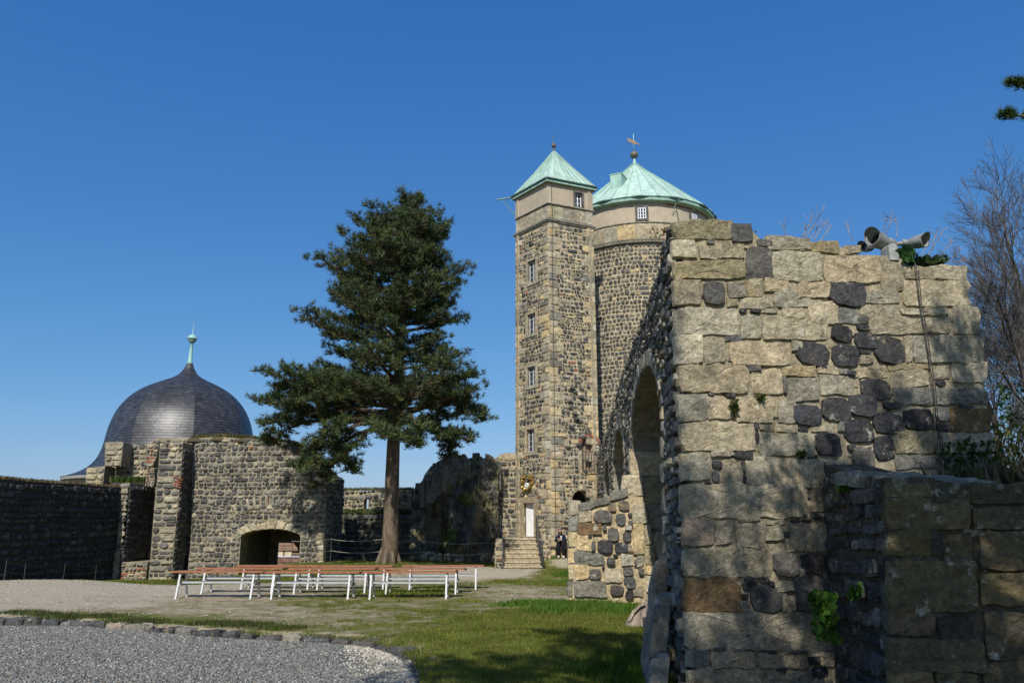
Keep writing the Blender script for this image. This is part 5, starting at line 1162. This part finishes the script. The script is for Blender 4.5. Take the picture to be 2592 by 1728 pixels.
# bare trees on the right
def bare_tree(x, y, h, seed, lab, lean=(-.15,0), cols=((.115,.105,.09),(.14,.118,.105)), first=.22, depth=6, buds=0, br=2.6):
    rs = random.Random(seed); g = -.5; t = thing('bare_tree', lab, 'tree', (x, y, g)); mbt = MB(); mbb = MB()
    bud = []
    def grow(p, d, L, r, lv):
        n = 4 if lv < 3 else 3; pts_ = [p]; q = p.copy(); dd = d.copy(); rad = [r]
        for i in range(n):
            dd = (dd+Vector((rs.gauss(0,.11), rs.gauss(0,.11), rs.gauss(.03,.08)))).normalized(); q = q+dd*L/n; pts_.append(q.copy()); rad.append(lerp(r, r*.55, (i+1)/n))
        (mbt if lv == 0 else mbb).tube(pts_, rad, 8 if lv == 0 else (5 if lv < 3 else 3), cols[lv%2], False)
        if lv >= depth: bud.append((pts_[-1], dd)); return
        nb = rs.choice((3,4,4,5)) if lv < depth-1 else rs.choice((3,4,5))
        for k in range(nb):
            t_ = lerp(first if lv == 0 else .3, 1, (k+.6)/nb); f = t_*n; i0 = min(int(f), n-1); o = pts_[i0].lerp(pts_[i0+1], f-i0)
            ax = dd.cross(Vector((rs.gauss(0,1), rs.gauss(0,1), rs.gauss(0,1)))).normalized(); a = rs.uniform(.35,.85)
            nd = (dd*math.cos(a)+ax*math.sin(a)+Vector((0,0,.12))).normalized(); grow(o, nd, L*rs.uniform(.48,.68), max(r*.5*(1.1-t_*.4), .0045), lv+1)
        grow(pts_[-1], dd, L*.6, r*.55, lv+1)
    grow(Vector((x, y, g)), Vector((lean[0], lean[1], 1)).normalized(), h*.42, h*.014, 0)
    mbt.build('trunk', M_BARK, t, True); mbb.build('branches', M_BARK, t)
    return t, bud
t1, bd = bare_tree(11.1, 17, 8.8, 4, 'bare leafless tree with fine purple brown twigs rising just right of the tall wall', (-.06,0))
t2, bd2 = bare_tree(14.6, 18, 12.2, 9, 'larger bare tree with branches reaching in from the right edge above the wall', (-.22,0))
t3, bd3 = bare_tree(11.2, 14, 6.5, 21, 'low twiggy bare tree close behind the right end of the tall wall', (-.1,.1), depth=5)
t4, bd4 = bare_tree(15.5, 24, 11, 33, 'farther bare tree seen through the twigs at the right edge', (-.12,0), depth=5)
# ivy round the stem, young leaves
pts = []; dirs = []
for k in range(900):
    z = rnd(.5, 4.6); a = rnd(0, 6.28); r = rnd(.12,.34); pts.append(Vector((11.05+math.cos(a)*r, 17+math.sin(a)*r, z))); dirs.append(Vector((math.cos(a), math.sin(a), .3)))
leafbank = np.array([[(-.5,0,0),(.5,0,0),(0,.2,1.0),(-.35,.1,.6),(.35,-.1,.6),(0,-.2,1.2)]])*.07
iv = thing('ivy', 'dark green ivy climbing the stem of the bare tree right of the wall', 'ivy', (11.05, 17, -.5)); tufts('leaves', pts, dirs, leafbank, [(.03,.07,.015),(.05,.09,.02)], M_NEEDLE, iv, (.8,1.6))

# ------------------------------------------------------------ trestle benches
def make_bench(cols):
    root = thing('trestle_bench', None, 'bench'); L = 2.2; H = .60; OH = 1
    for k, y in enumerate((-.16, 0, .16)):
        mb = MB(); c = cols[k]; vs = []
        mb.box((-L/2, y-.07, H-.03), (L/2, y+.07, H), c); mb.box((-L/2-.008, y-.05, H-.045), (-L/2, y+.05, H-.012), (.06,.03,.02)); mb.box((L/2, y-.05, H-.045), (L/2+.03, y+.05, H-.008), (.06,.03,.02)); mb.build('plank', M_WOOD, root)
    for x in (-L/2+.22, L/2-.22):
        for sg in (-1, 1):
            mb = MB(); mb.bar((x, sg*.17, H-.05), (x, sg*.33, 0), .04, .045, (.55,.56,.55)); mb.build('leg', M_PAINT, root)
        mb = MB(); mb.bar((x, -.2, H-.065), (x, .2, H-.065), .05, .04, (.35,.36,.36)); mb.bar((x+.03, -.25, .31), (x+.03, .25, .31), .04, .04, (.35,.36,.36)); mb.build('crosspiece', M_PAINT, root)
    for y in (-.10, .10): mb = MB(); mb.box((-L/2+.24, y-.022, .335), (L/2-.24, y+.022, .372), (.42,.44,.45)); mb.build('rail', M_PAINT, root)
    return root
OR = [(.33,.12,.05),(.33,.19,.10),(.29,.14,.07)]
proto = make_bench(OR)
BN = [(70,720,1511,1,'front row bench at the left end, nearest the left wall'),(745,1415,1512,1,'front row bench in the middle, in front of the gate arch side'),(1440,2105,1510,1,'front row bench at the right end'),
      (250,860,1502,2,'middle row bench at the left, under the gate buttresses'),(905,1520,1502,2,'middle row bench at the centre'),(1560,2170,1502,2,'middle row bench at the right'),
      (530,1110,1496,3,'back row bench in front of the gate arch'),(1070,1645,1496,3,'back row bench at the centre below the pine'),(1725,2305,1491,3,'back row bench at the right end, nearest the tower path')]
for i, (xa, xb, vf, row, lab) in enumerate(BN):
    ua, ub = 420+xa*.3486, 420+xb*.3486
    D = FPX*2.2/((ub-ua))*1.0; D = {1:18.9, 2:20.3, 3:21.6}[row]
    c = P((ua+ub)/2, 1440, D); ln = (ub-ua)/FPX*(D*CP); 
    if i == 0: o = proto
    else:
        o = proto.copy(); COL.objects.link(o)
        for ch in proto.children: q = ch.copy(); COL.objects.link(q); q.parent = o
    o.location = (c.x, D, G(c.x, D)-.005); o.rotation_euler = (0, 0, R([1.0,-.6,1.6,.5,1.2,-.5,1,1.5,2.5][i])); o.scale = (ln/2.2, 1, 1)
    o['label'] = 'orange plank trestle bench with white legs, '+lab if False else lab.replace('bench', 'orange plank bench'); o['category'] = 'bench'; o['group'] = 'trestle benches in three rows'

# ------------------------------------------------------------ person on the seat by the tower
def skin_obj(name, verts, edges, radii, mat, col, parent=None, sub=2, root=0):
    me = bpy.data.meshes.new(name); me.from_pydata([tuple(v) for v in verts], edges, []); me.materials.append(mat)
    o = link(name, me, parent); m = o.modifiers.new('skin', 'SKIN'); sv = me.skin_vertices[0].data
    for i, r in enumerate(radii): sv[i].radius = (r, r) if not hasattr(r, '__len__') else r
    sv[root].use_root = True; m.use_smooth_shade = True; s = o.modifiers.new('sub', 'SUBSURF'); s.levels = s.render_levels = sub
    # bake to a mesh that carries its colour
    dg = bpy.context.evaluated_depsgraph_get(); ev = o.evaluated_get(dg); nm = bpy.data.meshes.new_from_object(ev); o.modifiers.clear(); o.data = nm
    a = nm.color_attributes.get('Col') or nm.color_attributes.new('Col', 'FLOAT_COLOR', 'CORNER'); a.data.foreach_set('color', np.tile(np.array([*col, 1], np.float32), len(nm.loops)))
    if not nm.materials: nm.materials.append(mat)
    nm.polygons.foreach_set('use_smooth', [True]*len(nm.polygons))
    return o
pc = P(1420, 1411, 35.3); PX, PY, PZ = pc.x, pc.y, pc.z; SEAT = .46
def W(x, y, z): return (PX+x, PY+y, PZ+z)
sk = (.48,.29,.20)
V_ = [W(0,.42,.55),W(0,.40,.75),W(0,.34,.95),W(0,.30,1.02),W(-.01,.235,1.065),W(-.02,.16,1.115),W(-.02,.18,1.195),  # pelvis, waist, chest, neck, head
      W(-.16,.34,.93),W(-.22,.26,.72),W(-.10,.10,.80), W(.16,.34,.93),W(.23,.26,.70),W(.02,.08,.76), # arms folded up
      W(-.09,.34,.53),W(-.10,-.02,.52),W(-.10,.0,.08), W(.09,.34,.53),W(.10,-.02,.52),W(.10,.02,.08), W(-.11,-.12,.04),W(.11,-.10,.04)]
E_ = [(0,1),(1,2),(2,3),(3,4),(4,5),(5,6),(2,7),(7,8),(8,9),(2,10),(10,11),(11,12),(0,13),(13,14),(14,15),(0,16),(16,17),(17,18),(15,19),(18,20)]
R_v = [.13,.115,.12,.05,.05,.085,.075,.055,.042,.028,.055,.042,.028,.08,.06,.04,.08,.06,.04,.035,.035]
hb_ = len(V_)
for hand, sg in ((9,-1),(12,1)):      # palm and five fingers
    x0, y0, z0 = V_[hand]; px_ = (x0-sg*.045, y0-.035, z0+.025*(1 if sg < 0 else .6)); V_.append(px_); R_v.append(.022); pi_ = len(V_)-1; E_.append((hand, pi_))
    for k in range(5):
        oz = (k-1.5)*.017; l = (.055,.075,.08,.072,.05)[k] if k else .045
        if k == 0: a = (px_[0]-sg*.01, px_[1]-.02, px_[2]+.035); b = (a[0]-sg*.015, a[1]-.01, a[2]+.025)
        else: a = (px_[0]-sg*l*.55, px_[1]-.012, px_[2]-oz); b = (a[0]-sg*l*.4, a[1]+.022, a[2]-.004)
        V_.append(a); R_v.append(.009); V_.append(b); R_v.append(.008); E_.append((pi_, len(V_)-2)); E_.append((len(V_)-2, len(V_)-1))
person = skin_obj('person', V_, E_, R_v, M_SKIN, sk, None, 2)
tag(person, 'person in navy jacket and wide black trousers sitting bent over a phone beside the steps', 'person')
skin_obj('jacket', [W(0,.42,.52),W(0,.41,.72),W(0,.345,.925),W(0,.30,1.02),W(-.17,.34,.92),W(-.235,.26,.71),W(-.12,.11,.79),W(.17,.34,.92),W(.245,.26,.69),W(.05,.09,.755)], [(0,1),(1,2),(2,3),(2,4),(4,5),(5,6),(2,7),(7,8),(8,9)], [.16,.14,.148,.078,.075,.062,.048,.075,.062,.048], M_CLOTH, (.018,.024,.05), person)
skin_obj('trousers', [W(0,.42,.50),W(-.10,.33,.52),W(-.11,-.03,.52),W(-.11,.0,.28),W(-.11,.01,.09),W(.10,.33,.52),W(.11,-.03,.52),W(.12,.0,.28),W(.12,.01,.09)], [(0,1),(1,2),(2,3),(3,4),(0,5),(5,6),(6,7),(7,8)], [.155,.11,.09,.10,.105,.11,.09,.10,.105], M_CLOTH, (.010,.010,.013), person)
skin_obj('hair', [W(-.02,.175,1.225),W(-.02,.235,1.17),W(-.02,.265,1.08),W(-.10,.215,1.10),W(.06,.215,1.10)], [(0,1),(1,2),(1,3),(1,4)], [.093,.105,.07,.045,.045], M_HAIR, (.012,.009,.008), person)
mb = MB(); c = Vector(W(-.02,.078,1.115))
for ex in (-.03,.03): mb.lathe([(.001,-.008),(.011,-.004),(.011,.004),(.001,.008)], 8, (.02,.015,.012), c+Vector((ex,.005,.02)), (0,-1,.0))
mb.tube([c+Vector((0,.005,.015)), c+Vector((0,-.018,-.012))], [.007,.012], 6, sk); mb.tube([c+Vector((-.02,.012,-.038)), c+Vector((.02,.012,-.038))], .006, 5, (.35,.12,.10))
for ex in (-.085,.085): mb.lathe([(.001,-.01),(.02,-.005),(.02,.005),(.001,.01)], 8, sk, c+Vector((ex,.085,0)), (1,0,0))
mb.build('face', M_SKIN, person)
mb = MB(); mb.bar(W(.02,.215,.72), W(.035,.20,.93), .055, .02, (.75,.75,.75)); mb.build('shirt', M_CLOTH, person)
for x in (-.11,.11):
    skin_obj('shoe', [W(x,.03,.045),W(x,-.06,.045),W(x*1.05,-.15,.035)], [(0,1),(1,2)], [(.045,.045),(.05,.045),(.042,.032)], M_PAINT, (.75,.74,.72), person)
ph = thing('phone', 'dark phone held in the hands of the seated person', 'phone', W(-.06,.02,.84)); mb = MB(); mb.bar(W(-.07,.03,.80), W(-.05,.0,.93), .07, .008, (.02,.02,.02)); o_ = mb.build('case', M_GLASS, ph)
bag = thing('handbag', 'dark navy bag lying on the seat left of the person', 'bag', W(-.33,.35,SEAT)); mb = MB(); 
vs = [W(-.45,.25,SEAT),W(-.22,.25,SEAT),W(-.22,.42,SEAT),W(-.45,.42,SEAT),W(-.46,.27,SEAT+.12),W(-.20,.27,SEAT+.10),W(-.21,.40,SEAT+.10),W(-.45,.40,SEAT+.12),W(-.42,.31,SEAT+.27),W(-.30,.31,SEAT+.24),W(-.30,.37,SEAT+.24),W(-.42,.37,SEAT+.27)]
mb.add(vs, [(0,3,2,1),(0,1,5,4),(1,2,6,5),(2,3,7,6),(3,0,4,7),(4,5,9,8),(5,6,10,9),(6,7,11,10),(7,4,8,11),(8,9,10,11)], (.02,.03,.075)); mb.build('bag_body', M_CLOTH, bag)
mb = MB(); mb.tube([W(-.42,.34,SEAT+.25), W(-.40,.34,SEAT+.42), W(-.34,.34,SEAT+.44), W(-.30,.34,SEAT+.22)], .01, 5, (.02,.03,.06)); mb.build('bag_handle', M_CLOTH, bag)
bh = thing('stone_seat', 'low dark slab seat on stone blocks against the tower wall under the person', 'bench', W(0,.4,0)); mb = MB(); mb.box(W(-.68,.18,SEAT-.07), W(.85,.62,SEAT-.005), (.13,.12,.10)); mb.box(W(-.68,.178,SEAT-.1), W(.85,.21,SEAT-.01), (.05,.045,.04)); mb.build('seat', M_STONE, bh)
for x0, x1 in ((-.64,-.56),(-.26,-.14),(.48,.56)): mb = MB(); mb.box(W(x0,.24,-.15), W(x1,.6,SEAT-.07), (.06,.055,.05)); mb.build('leg', M_STONE, bh)

# ------------------------------------------------------------ rope fences
def rope_fence(lab, posts, h=(.45,.9), sag=.12):
    t = thing('rope_fence', lab, 'fence', posts[0]); th = .5 if 'wire' in lab else 1; 
    for p in posts: mb = MB(); mb.tube([Vector(p)+Vector((0,0,-.2)), Vector(p)+Vector((0,0,h[1]+.06))], .014*th, 6, (.10,.10,.09)); mb.build('post', M_METAL, t)
    for hh in h:
        for a, b in zip(posts, posts[1:]):
            a, b = Vector(a), Vector(b); s = sag*(b-a).length/4; mb = MB()
            mb.tube([a.lerp(b, k/10)+Vector((0,0,hh-s*4*(k/10)*(1-k/10))) for k in range(11)], .010*th, 5, (.36,.34,.28) if th == 1 else (.1,.1,.09)); mb.build('rope', M_CLOTH, t)
def gp3(u, v, D): q = P(u, v, D); return (q.x, q.y, G(q.x, q.y))
rope_fence('sagging pale rope fence on thin posts along the outcrop below the pine', [gp3(822,1425,32.5), gp3(836,1420,33), gp3(972,1420,31.5), gp3(1062,1415,33.5), gp3(1230,1415,35), gp3(1272,1405,35.5)])
rope_fence('short rope fence slanting down before the right side of the gate arch', [gp3(735,1460,31.2), gp3(785,1440,31.6), gp3(822,1425,32.5)])
rope_fence('low wire fence with thin posts at the foot of the dark left wall', [gp3(10,1466,23.2), gp3(60,1466,25), gp3(160,1466,28), gp3(240,1467,30)], (.25,.5), .02)

# ------------------------------------------------------------ floodlights on the wall end
def floodlight(lab, u, v, D, aim, s, post=True, visor=True):
    c = P(u, v, D); t = thing('floodlight', lab, 'floodlight', c, 'floodlights on top of the wall'); aim = Vector(aim).normalized(); lc = (.21,.22,.205); s *= .54
    mb = MB(); mb.lathe([(.01,-.30*s),(.10*s,-.28*s),(.145*s,-.2*s),(.17*s,-.05*s),(.182*s,.1*s),(.188*s,.14*s),(.188*s,.16*s),(.165*s,.165*s),(.16*s,.14*s),(.13*s,-.02*s)], 20, lc, c, aim)
    if visor:
        q = Vector((0,0,1)).rotation_difference(aim).to_matrix(); up = Vector((0,0,1)); vs = []; n = 14
        x = aim.cross(up).normalized(); y = x.cross(aim)
        for k in range(n+1):
            a = math.pi*k/n; d = x*math.cos(a)+y*math.sin(a); vs += [c+aim*.15*s+d*.188*s, c+aim*(.15+.13*math.sin(a))*s+d*.2*s]
        mb.add(vs, [(2*k, 2*k+1, 2*k+3, 2*k+2) for k in range(n)], lc)
    mb.build('housing', M_LAMP, t, True)
    mb = MB(); mb.lathe([(.002,.0),(.155*s,.001)], 18, (.015,.018,.016), c+aim*.02*s, aim); mb.build('lens', M_GLASS, t)
    return t, c, aim
zt = 620; FD = 10.5
t_, c_, a_ = floodlight('left smallest grey floodlight half hidden behind the wall top', 2193, 625, 10.9, (-.75,-.35,-.1), .8)
t_, c_, a_ = floodlight('large grey cylinder floodlight tilted up to the left beside its bracket box', 2222, 608, FD, (-.8,-.42,.18), 1.25)
mb = MB(); b0 = P(2262, 612, FD); mb.lathe([(.065,-.14),(.08,-.1),(.08,.07),(.065,.1)], 16, (.21,.22,.205), b0+Vector((-.06,.05,0)), (1,.45,0)); bb = P(2262, 650, FD-.15)
mb2 = MB(); w2 = .065; pts_ = [(-w2,-.05),(w2,-.05),(w2,.13)]+[(w2*math.cos(a), .13+w2*math.sin(a)) for a in np.linspace(0.3, 2.84, 8)]+[(-w2,.13)]
vs = [bb+Vector((a, -.02, b)) for a, b in pts_]+[bb+Vector((a-.03, .16, b)) for a, b in pts_]; n = len(pts_); mb2.add(vs, [tuple(range(n)), tuple(range(2*n-1,n-1,-1))]+[(i,(i+1)%n,n+(i+1)%n,n+i) for i in range(n)], (.27,.28,.26))
mb.build('barrel', M_LAMP, t_, True); br_ = mb2.build('bracket_box', M_LAMP, t_)
t_, c_, a_ = floodlight('round grey floodlight facing right on a short arm above the dark cable', 2325, 612, FD-.1, (.55,-.82,-.06), 1.0)
mb = MB(); mb.tube([c_-a_*.1+Vector((-.04,0,0)), P(2283,614,FD)], .05, 12, (.21,.22,.205)); mb.tube([P(2292,616,FD), P(2268,618,FD)], .035, 10, (.21,.22,.205)); mb.build('arm', M_LAMP, t_, True)
mb = MB(); cb = [END.p(*END.px(u, v), w_) for u, v, w_ in ((2238,645,-.1),(2270,645,.02),(2303,648,.06),(2308,690,.09),(2318,770,.07),(2330,850,.09),(2340,905,.07),(2350,980,.09),(2358,1050,.07),(2366,1110,.09),(2374,1165,.08))]
mb.tube(cb, .008, 5, (.03,.025,.022)); mb.tube([p+Vector((.02,-.01,.0)) for p in cb[3:]], .007, 5, (.04,.03,.025)); tag(mb.build('power_cable', M_METAL), 'two dark cables hanging down the end face of the wall from the floodlights', 'cable')

# ------------------------------------------------------------ timber panel leaning at the wall foot
hd = P(1600, 1580, 13.6); hz = G(hd.x, 13.6); ht = thing('wooden_lid', 'weathered round-topped board with an iron strap leaning at the foot of the wall', 'board', (hd.x, 13.6, hz))
A1 = P(1588, 1585, 13.4); B1_ = P(1668, 1590, 13.1); ax = (B1_-A1); ax.z = 0; wdt = ax.length; ax.normalize(); hf = Fr((A1.x, A1.y, 0), ax, Vector((ax.y, -ax.x, 0)), .25); z0 = G(A1.x, A1.y)-.05
ol = [(0,z0),(.02,z0+.13),(.09,z0+.26),(.2,z0+.37),(.36,z0+.44),(wdt+.12,z0+.49),(wdt+.15,z0)]
mb = MB(); slab(mb, hf, ol, [], .07, (.27,.225,.175)); mb.build('board', M_BARK, ht)
mb = MB()
for (a, b), (c, d) in zip(ol[:-1], ol[1:-1]): mb.bar(hf.p(a, b, .02), hf.p(c, d, .02), .09, .045, (.33,.28,.22))
mb.build('rim', M_BARK, ht); mb = MB(); mb.bar(hf.p(.32, z0+.47, .05), hf.p(.37, z0+.2, .04), .05, .02, (.16,.11,.07)); mb.box(hf.p(.33, z0+.08, .03)-Vector((.05,.06,.06)), hf.p(.36, z0+.14, .03)+Vector((.07,.0,.07)), (.05,.04,.035)); mb.build('strap', M_METAL, ht)
# slabs leaning at the corner
for k, (D_, top_, lab) in enumerate(((10.75,1.25,'tall narrow grey slab leaning against the left face of the wall corner'),(10.25,.80,'broader pale grey slab leaning against the wall corner below the tall one'),(9.8,.15,'squat slab at the bottom of the wall corner'))):
    a_ = ARC.p(D_-9.5, 0, 0); gq = G(a_.x, D_); mb = MB(); wd_ = (.16,.24,.2)[k]
    f = Fr((a_.x-.30, D_, 0), ARC.U, ARC.N, .16); o_ = [(-wd_,gq-.15),(wd_,gq-.15),(wd_*.8,top_-.12),(wd_*.2,top_),(-wd_*.7,top_-.05)]
    slab(mb, f, o_, [], .13, pal('d')); stone(mb, f, rect_cell([(-wd_,gq-.15),(wd_,gq-.15),(wd_*.75,top_-.08),(-wd_*.65,top_-.06)], .1, .03), .07, pal('d'), True); tag(mb.build('leaning_slab', M_NEAR), lab, 'stone slab')

# ------------------------------------------------------------ small plants
def leafy(name, lab, cat, centre, n, spread, size, cols, nrm=(0,-1,.3)):
    pts = [Vector(centre)+Vector((rnd(-1,1)*spread[0], rnd(-1,1)*spread[1], rnd(-1,1)*spread[2])) for _ in range(n)]; dirs = [Vector(nrm)+Vector((rnd(-.8,.8), rnd(-.8,.8), rnd(-.8,.8))) for _ in range(n)]
    t = thing(name, lab, cat, centre); bank = np.array([[(-.5,0,0),(.5,0,0),(0,0,1.0),(-.7,.15,.45),(.7,-.1,.5),(0,.1,1.05)] for _ in range(3)])*size
    tufts('leaves', pts, dirs, bank, cols, M_GRASS, t, (.6,1.4)); mb = MB()
    for p in pts[::max(1, n//14)]: mb.tube([Vector(centre)-Vector((0,-.05,spread[2])), p], .004, 4, (.08,.1,.03), False)
    mb.build('stems', M_BARK, t); return t
GC = [(.07,.16,.02),(.10,.20,.03),(.05,.12,.02)]
q = P(2085,1560,9.05); leafy('wild_plant', 'bright green leafy plant growing in the corner of tall wall and low wall', 'plant', q, 170, (.12,.07,.26), .075, GC)
q = P(2160,1498,8.75); leafy('wild_plant', 'small green tuft on the left side of the low wall', 'plant', q, 50, (.05,.06,.07), .05, GC)
q = P(2130,1235,9.0); leafy('wild_plant', 'little green tuft near the top left corner of the low wall', 'plant', q, 50, (.07,.06,.05), .04, GC)
for u, v, lab, n in ((1852,1030,'small dark fern in a joint below the tall window stones, larger of two',80),(1916,1010,'small fern high in a joint right of the larger one',45),(2018,1152,'small moss fern in a joint above the long block',45)):
    a, b = END.px(u, v); leafy('wall_fern', lab.replace('below the tall window stones', 'of the end face'), 'fern', END.p(a, b, .07), n, (.05,.03,.08 if n > 50 else .04), .035, [(.06,.09,.02),(.09,.11,.03)])
q = P(2430,1180,10.6); leafy('nettle_clump', 'thick green nettle clump growing at the right end of the wall behind the low wall', 'plant', q, 620, (.42,.3,.32), .06, [(.05,.10,.02),(.08,.14,.03),(.04,.08,.02)])
q = P(2540,1150,11.0); leafy('shrub', 'yellow green budding shrub at the right edge above the low wall', 'shrub', q+Vector((0,.8,0)), 800, (.7,.6,.5), .05, [(.13,.16,.04),(.10,.12,.03),(.16,.15,.05)])
q = P(2340,665,10.7); leafy('stonecrop', 'dense green stonecrop mat on the wall top right of the floodlights', 'plant', q, 420, (.26,.15,.05), .04, [(.04,.08,.02),(.06,.10,.03)], (0,-.2,1))
q = P(2280,655,10.4); leafy('hart_fern', 'broad dark green leaves below the floodlight bracket', 'plant', q+Vector((.08,0,0)), 16, (.10,.05,.03), .14, [(.04,.10,.03)], (0,-.3,.8))
# dry stalks on the wall tops
def stalks(lab, items, D, nm='dry_stalks'):
    t = thing(nm, lab, 'dry plant', P(items[0][0], items[0][1], D)); mb = MB()
    for u, v, du, dv in items:
        a = P(u, v, D); b = P(u+du*.5+rnd(-6,6), v+dv*.55, D+rnd(-.1,.1)); c = P(u+du, v+dv, D+rnd(-.2,.2)); mb.tube([a, b, c], [.006,.005,.003], 4, (.34,.25,.17), False)
        for _ in range(5): p = b.lerp(c, rnd(.1,1)); mb.tube([p, p+Vector((rnd(-.12,.12), rnd(-.05,.05), rnd(.02,.14)))], .0025, 3, (.3,.2,.14), False)
        mb.build('stalk', M_BARK, t); mb = MB()
stalks('tall dry reddish stalks standing on the wall top above the middle blocks', [(2032,600,30,-60),(2040,600,45,-70),(2050,605,20,-35),(2060,610,35,-55),(2030,600,10,-30),(2075,612,30,-40),(1990,596,-6,-30)], 10.3)
stalks('thin dry stalks rising beside the floodlights', [(2240,600,16,-60),(2236,600,12,-52),(2270,600,-4,-40),(2355,640,20,-60),(2345,655,45,-75),(2330,650,30,-45),(2380,650,35,-40),(2385,665,70,-4),(2160,612,-14,-40),(2400,660,30,-30)], 10.6)
tf = thing('wall_top_turf', 'brown and green turf along the top of the tall end wall', 'turf', END.p(1.5, 5.2, -.6)); mb = MB()
te = sorted([(q[0], q[1]) for q in eo[:12]]); turf(mb, [END.p(a, b+.0, -.35) for a, b in te], 2600, .04, .22, [(.16,.10,.05),(.2,.16,.08),(.09,.12,.03),(.2,.09,.05)])
turf(mb, [ARC.p(a, b, -.5) for a, b in topl[3:50]], 5000, .05, .25, [(.1,.11,.03),(.16,.13,.06)]); mb.build('grass_tufts', M_GRASS, tf)
t = thing('low_wall_turf', 'dark grassy growth along the top of the low wall at the right edge', 'turf', LF.p(3, 2, -.8)); mb = MB(); turf(mb, [LF.p(1.6,2.08,-1), LF.p(2.6,1.95,-.6), LF.p(4,1.85,-.6)], 2600, .2, .5, [(.10,.10,.04),(.07,.08,.03),(.14,.11,.06)]); mb.build('grass_tufts', M_GRASS, t)

# ------------------------------------------------------------ grass blades
def grass(name, lab, n, reg, hgt, wid, cols):
    x, y, s = reg(n); n = len(x); z = gz(x, y)+np.where(inside(BED, x, y), -.17, 0); a = RNG.uniform(0, 6.283, n); h = hgt*RNG.uniform(.4,1.25,n)*s; wv = wid*RNG.uniform(.7,1.3,n)
    dx, dy = np.cos(a)*wv, np.sin(a)*wv; lx, ly = RNG.normal(0,.4,n)*h, RNG.normal(0,.4,n)*h
    V = np.stack([np.stack([x-dx,y-dy,z-.01],1), np.stack([x+dx,y+dy,z-.01],1), np.stack([x+lx,y+ly,z+h],1)], 1).reshape(-1,3)
    C = np.array(cols)[RNG.integers(0,len(cols),n)]*RNG.uniform(.7,1.35,(n,1)); o = raw_mesh(name, V, np.arange(3*n).reshape(-1,3), C, M_GRASS); tag(o, lab, 'grass', kind='stuff')
GCO = [(.12,.155,.016),(.15,.185,.02),(.085,.115,.012),(.20,.18,.05)]
def pn(x, y, s): return np.array([noise.noise(Vector((a*s, b*s, 2.2))) for a, b in zip(x, y)])
def r_near(n):
    y = 7.5+10*RNG.uniform(0,1,n)**1.3; x = RNG.uniform(-5, 3.2, n); a, b = masks(x, y); k = pn(x, y, 1.6)*.35+pn(x, y, 5)*.2; ok = (a*1.0-b*.6+k > .52) & ~inside(BED, x, y); return x[ok], y[ok], np.clip(.45+a[ok]*.5+k[ok], .3, 1.3)
grass('grass', 'green lawn grass between the gravel bed and the wall', 190000, r_near, .046, .0055, GCO)
def r_mid(n):
    y = RNG.uniform(16, 36, n); x = RNG.uniform(-14, 4.6, n); a, b = masks(x, y); k = pn(x, y, 1.3)*.4; ok = (a-b*.8+k > .55); return x[ok], y[ok], np.clip(.4+a[ok]*.7, .4, 1.3)
grass('meadow_grass', 'thin grass and green mound below the pine and along the paths', 170000, r_mid, .07, .012, GCO)
def r_tuft(n):
    ce = [ground_hit(u, v) for u, v in ((1320,1530),(1370,1530),(1420,1532),(1480,1535),(1530,1540),(1580,1545),(1440,1460),(1445,1475),(1600,1700),(1640,1690),(1560,1720),(1650,1725),(1500,1536),(1400,1545),(1378,1420),(1382,1432))]
    k = RNG.integers(0, len(ce), n); x = np.array([c.x for c in ce])[k]+RNG.normal(0,.25,n); y = np.array([c.y for c in ce])[k]+RNG.normal(0,.25,n); return x, y, RNG.uniform(.6,1.5,n)
grass('tall_grass', 'taller bright grass along the foot of the buttress and wall', 26000, r_tuft, .10, .009, [(.07,.14,.015),(.09,.17,.02)])
def r_edge(n):
    ce = [ground_hit(u, v) for u, v in ((120,1556),(170,1562),(260,1560),(330,1572),(380,1575),(540,1578),(600,1580),(640,1582),(720,1590),(460,1470),(520,1470),(380,1472),(420,1471),(60,1550),(560,1466))]
    k = RNG.integers(0, len(ce), n); x = np.array([c.x for c in ce])[k]+RNG.normal(0,.22,n); y = np.array([c.y for c in ce])[k]+RNG.normal(0,.12,n); return x, y, RNG.uniform(.4,1.2,n)
grass('verge_grass', 'low weeds on the rim of the gravel bed and at the gate foot', 16000, r_edge, .07, .010, [(.06,.09,.02),(.08,.10,.02),(.10,.10,.04)])

# fallen leaves and bits lying about the yard
def r_lit(n):
    y = RNG.uniform(9, 30, n); x = RNG.uniform(-14, 3.8, n); return x, y
x, y = r_lit(2600); z = gz(x, y)+bed_dip(x, y)*.55+.012; n = len(x); a = RNG.uniform(0, 6.283, n); sz = RNG.uniform(.012,.034,n); V = []
for k_ in range(4):
    t_ = a+k_*1.5708; V.append(np.stack([x+np.cos(t_)*sz*(1 if k_%2 else .5), y+np.sin(t_)*sz*(1 if k_%2 else .5), z+RNG.uniform(0,.012,n)], 1))
V = np.stack(V, 1).reshape(-1,3); C = np.array([(.20,.13,.06),(.28,.2,.11),(.12,.08,.05),(.5,.48,.42)])[RNG.choice(4, n, p=[.4,.3,.2,.1])]*RNG.uniform(.7,1.2,(n,1))
tag(raw_mesh('leaf_litter', V, np.arange(4*n).reshape(-1,4), C, M_PEB), 'dry leaves and crumbs of bark strewn over the yard', 'leaf litter', kind='stuff')
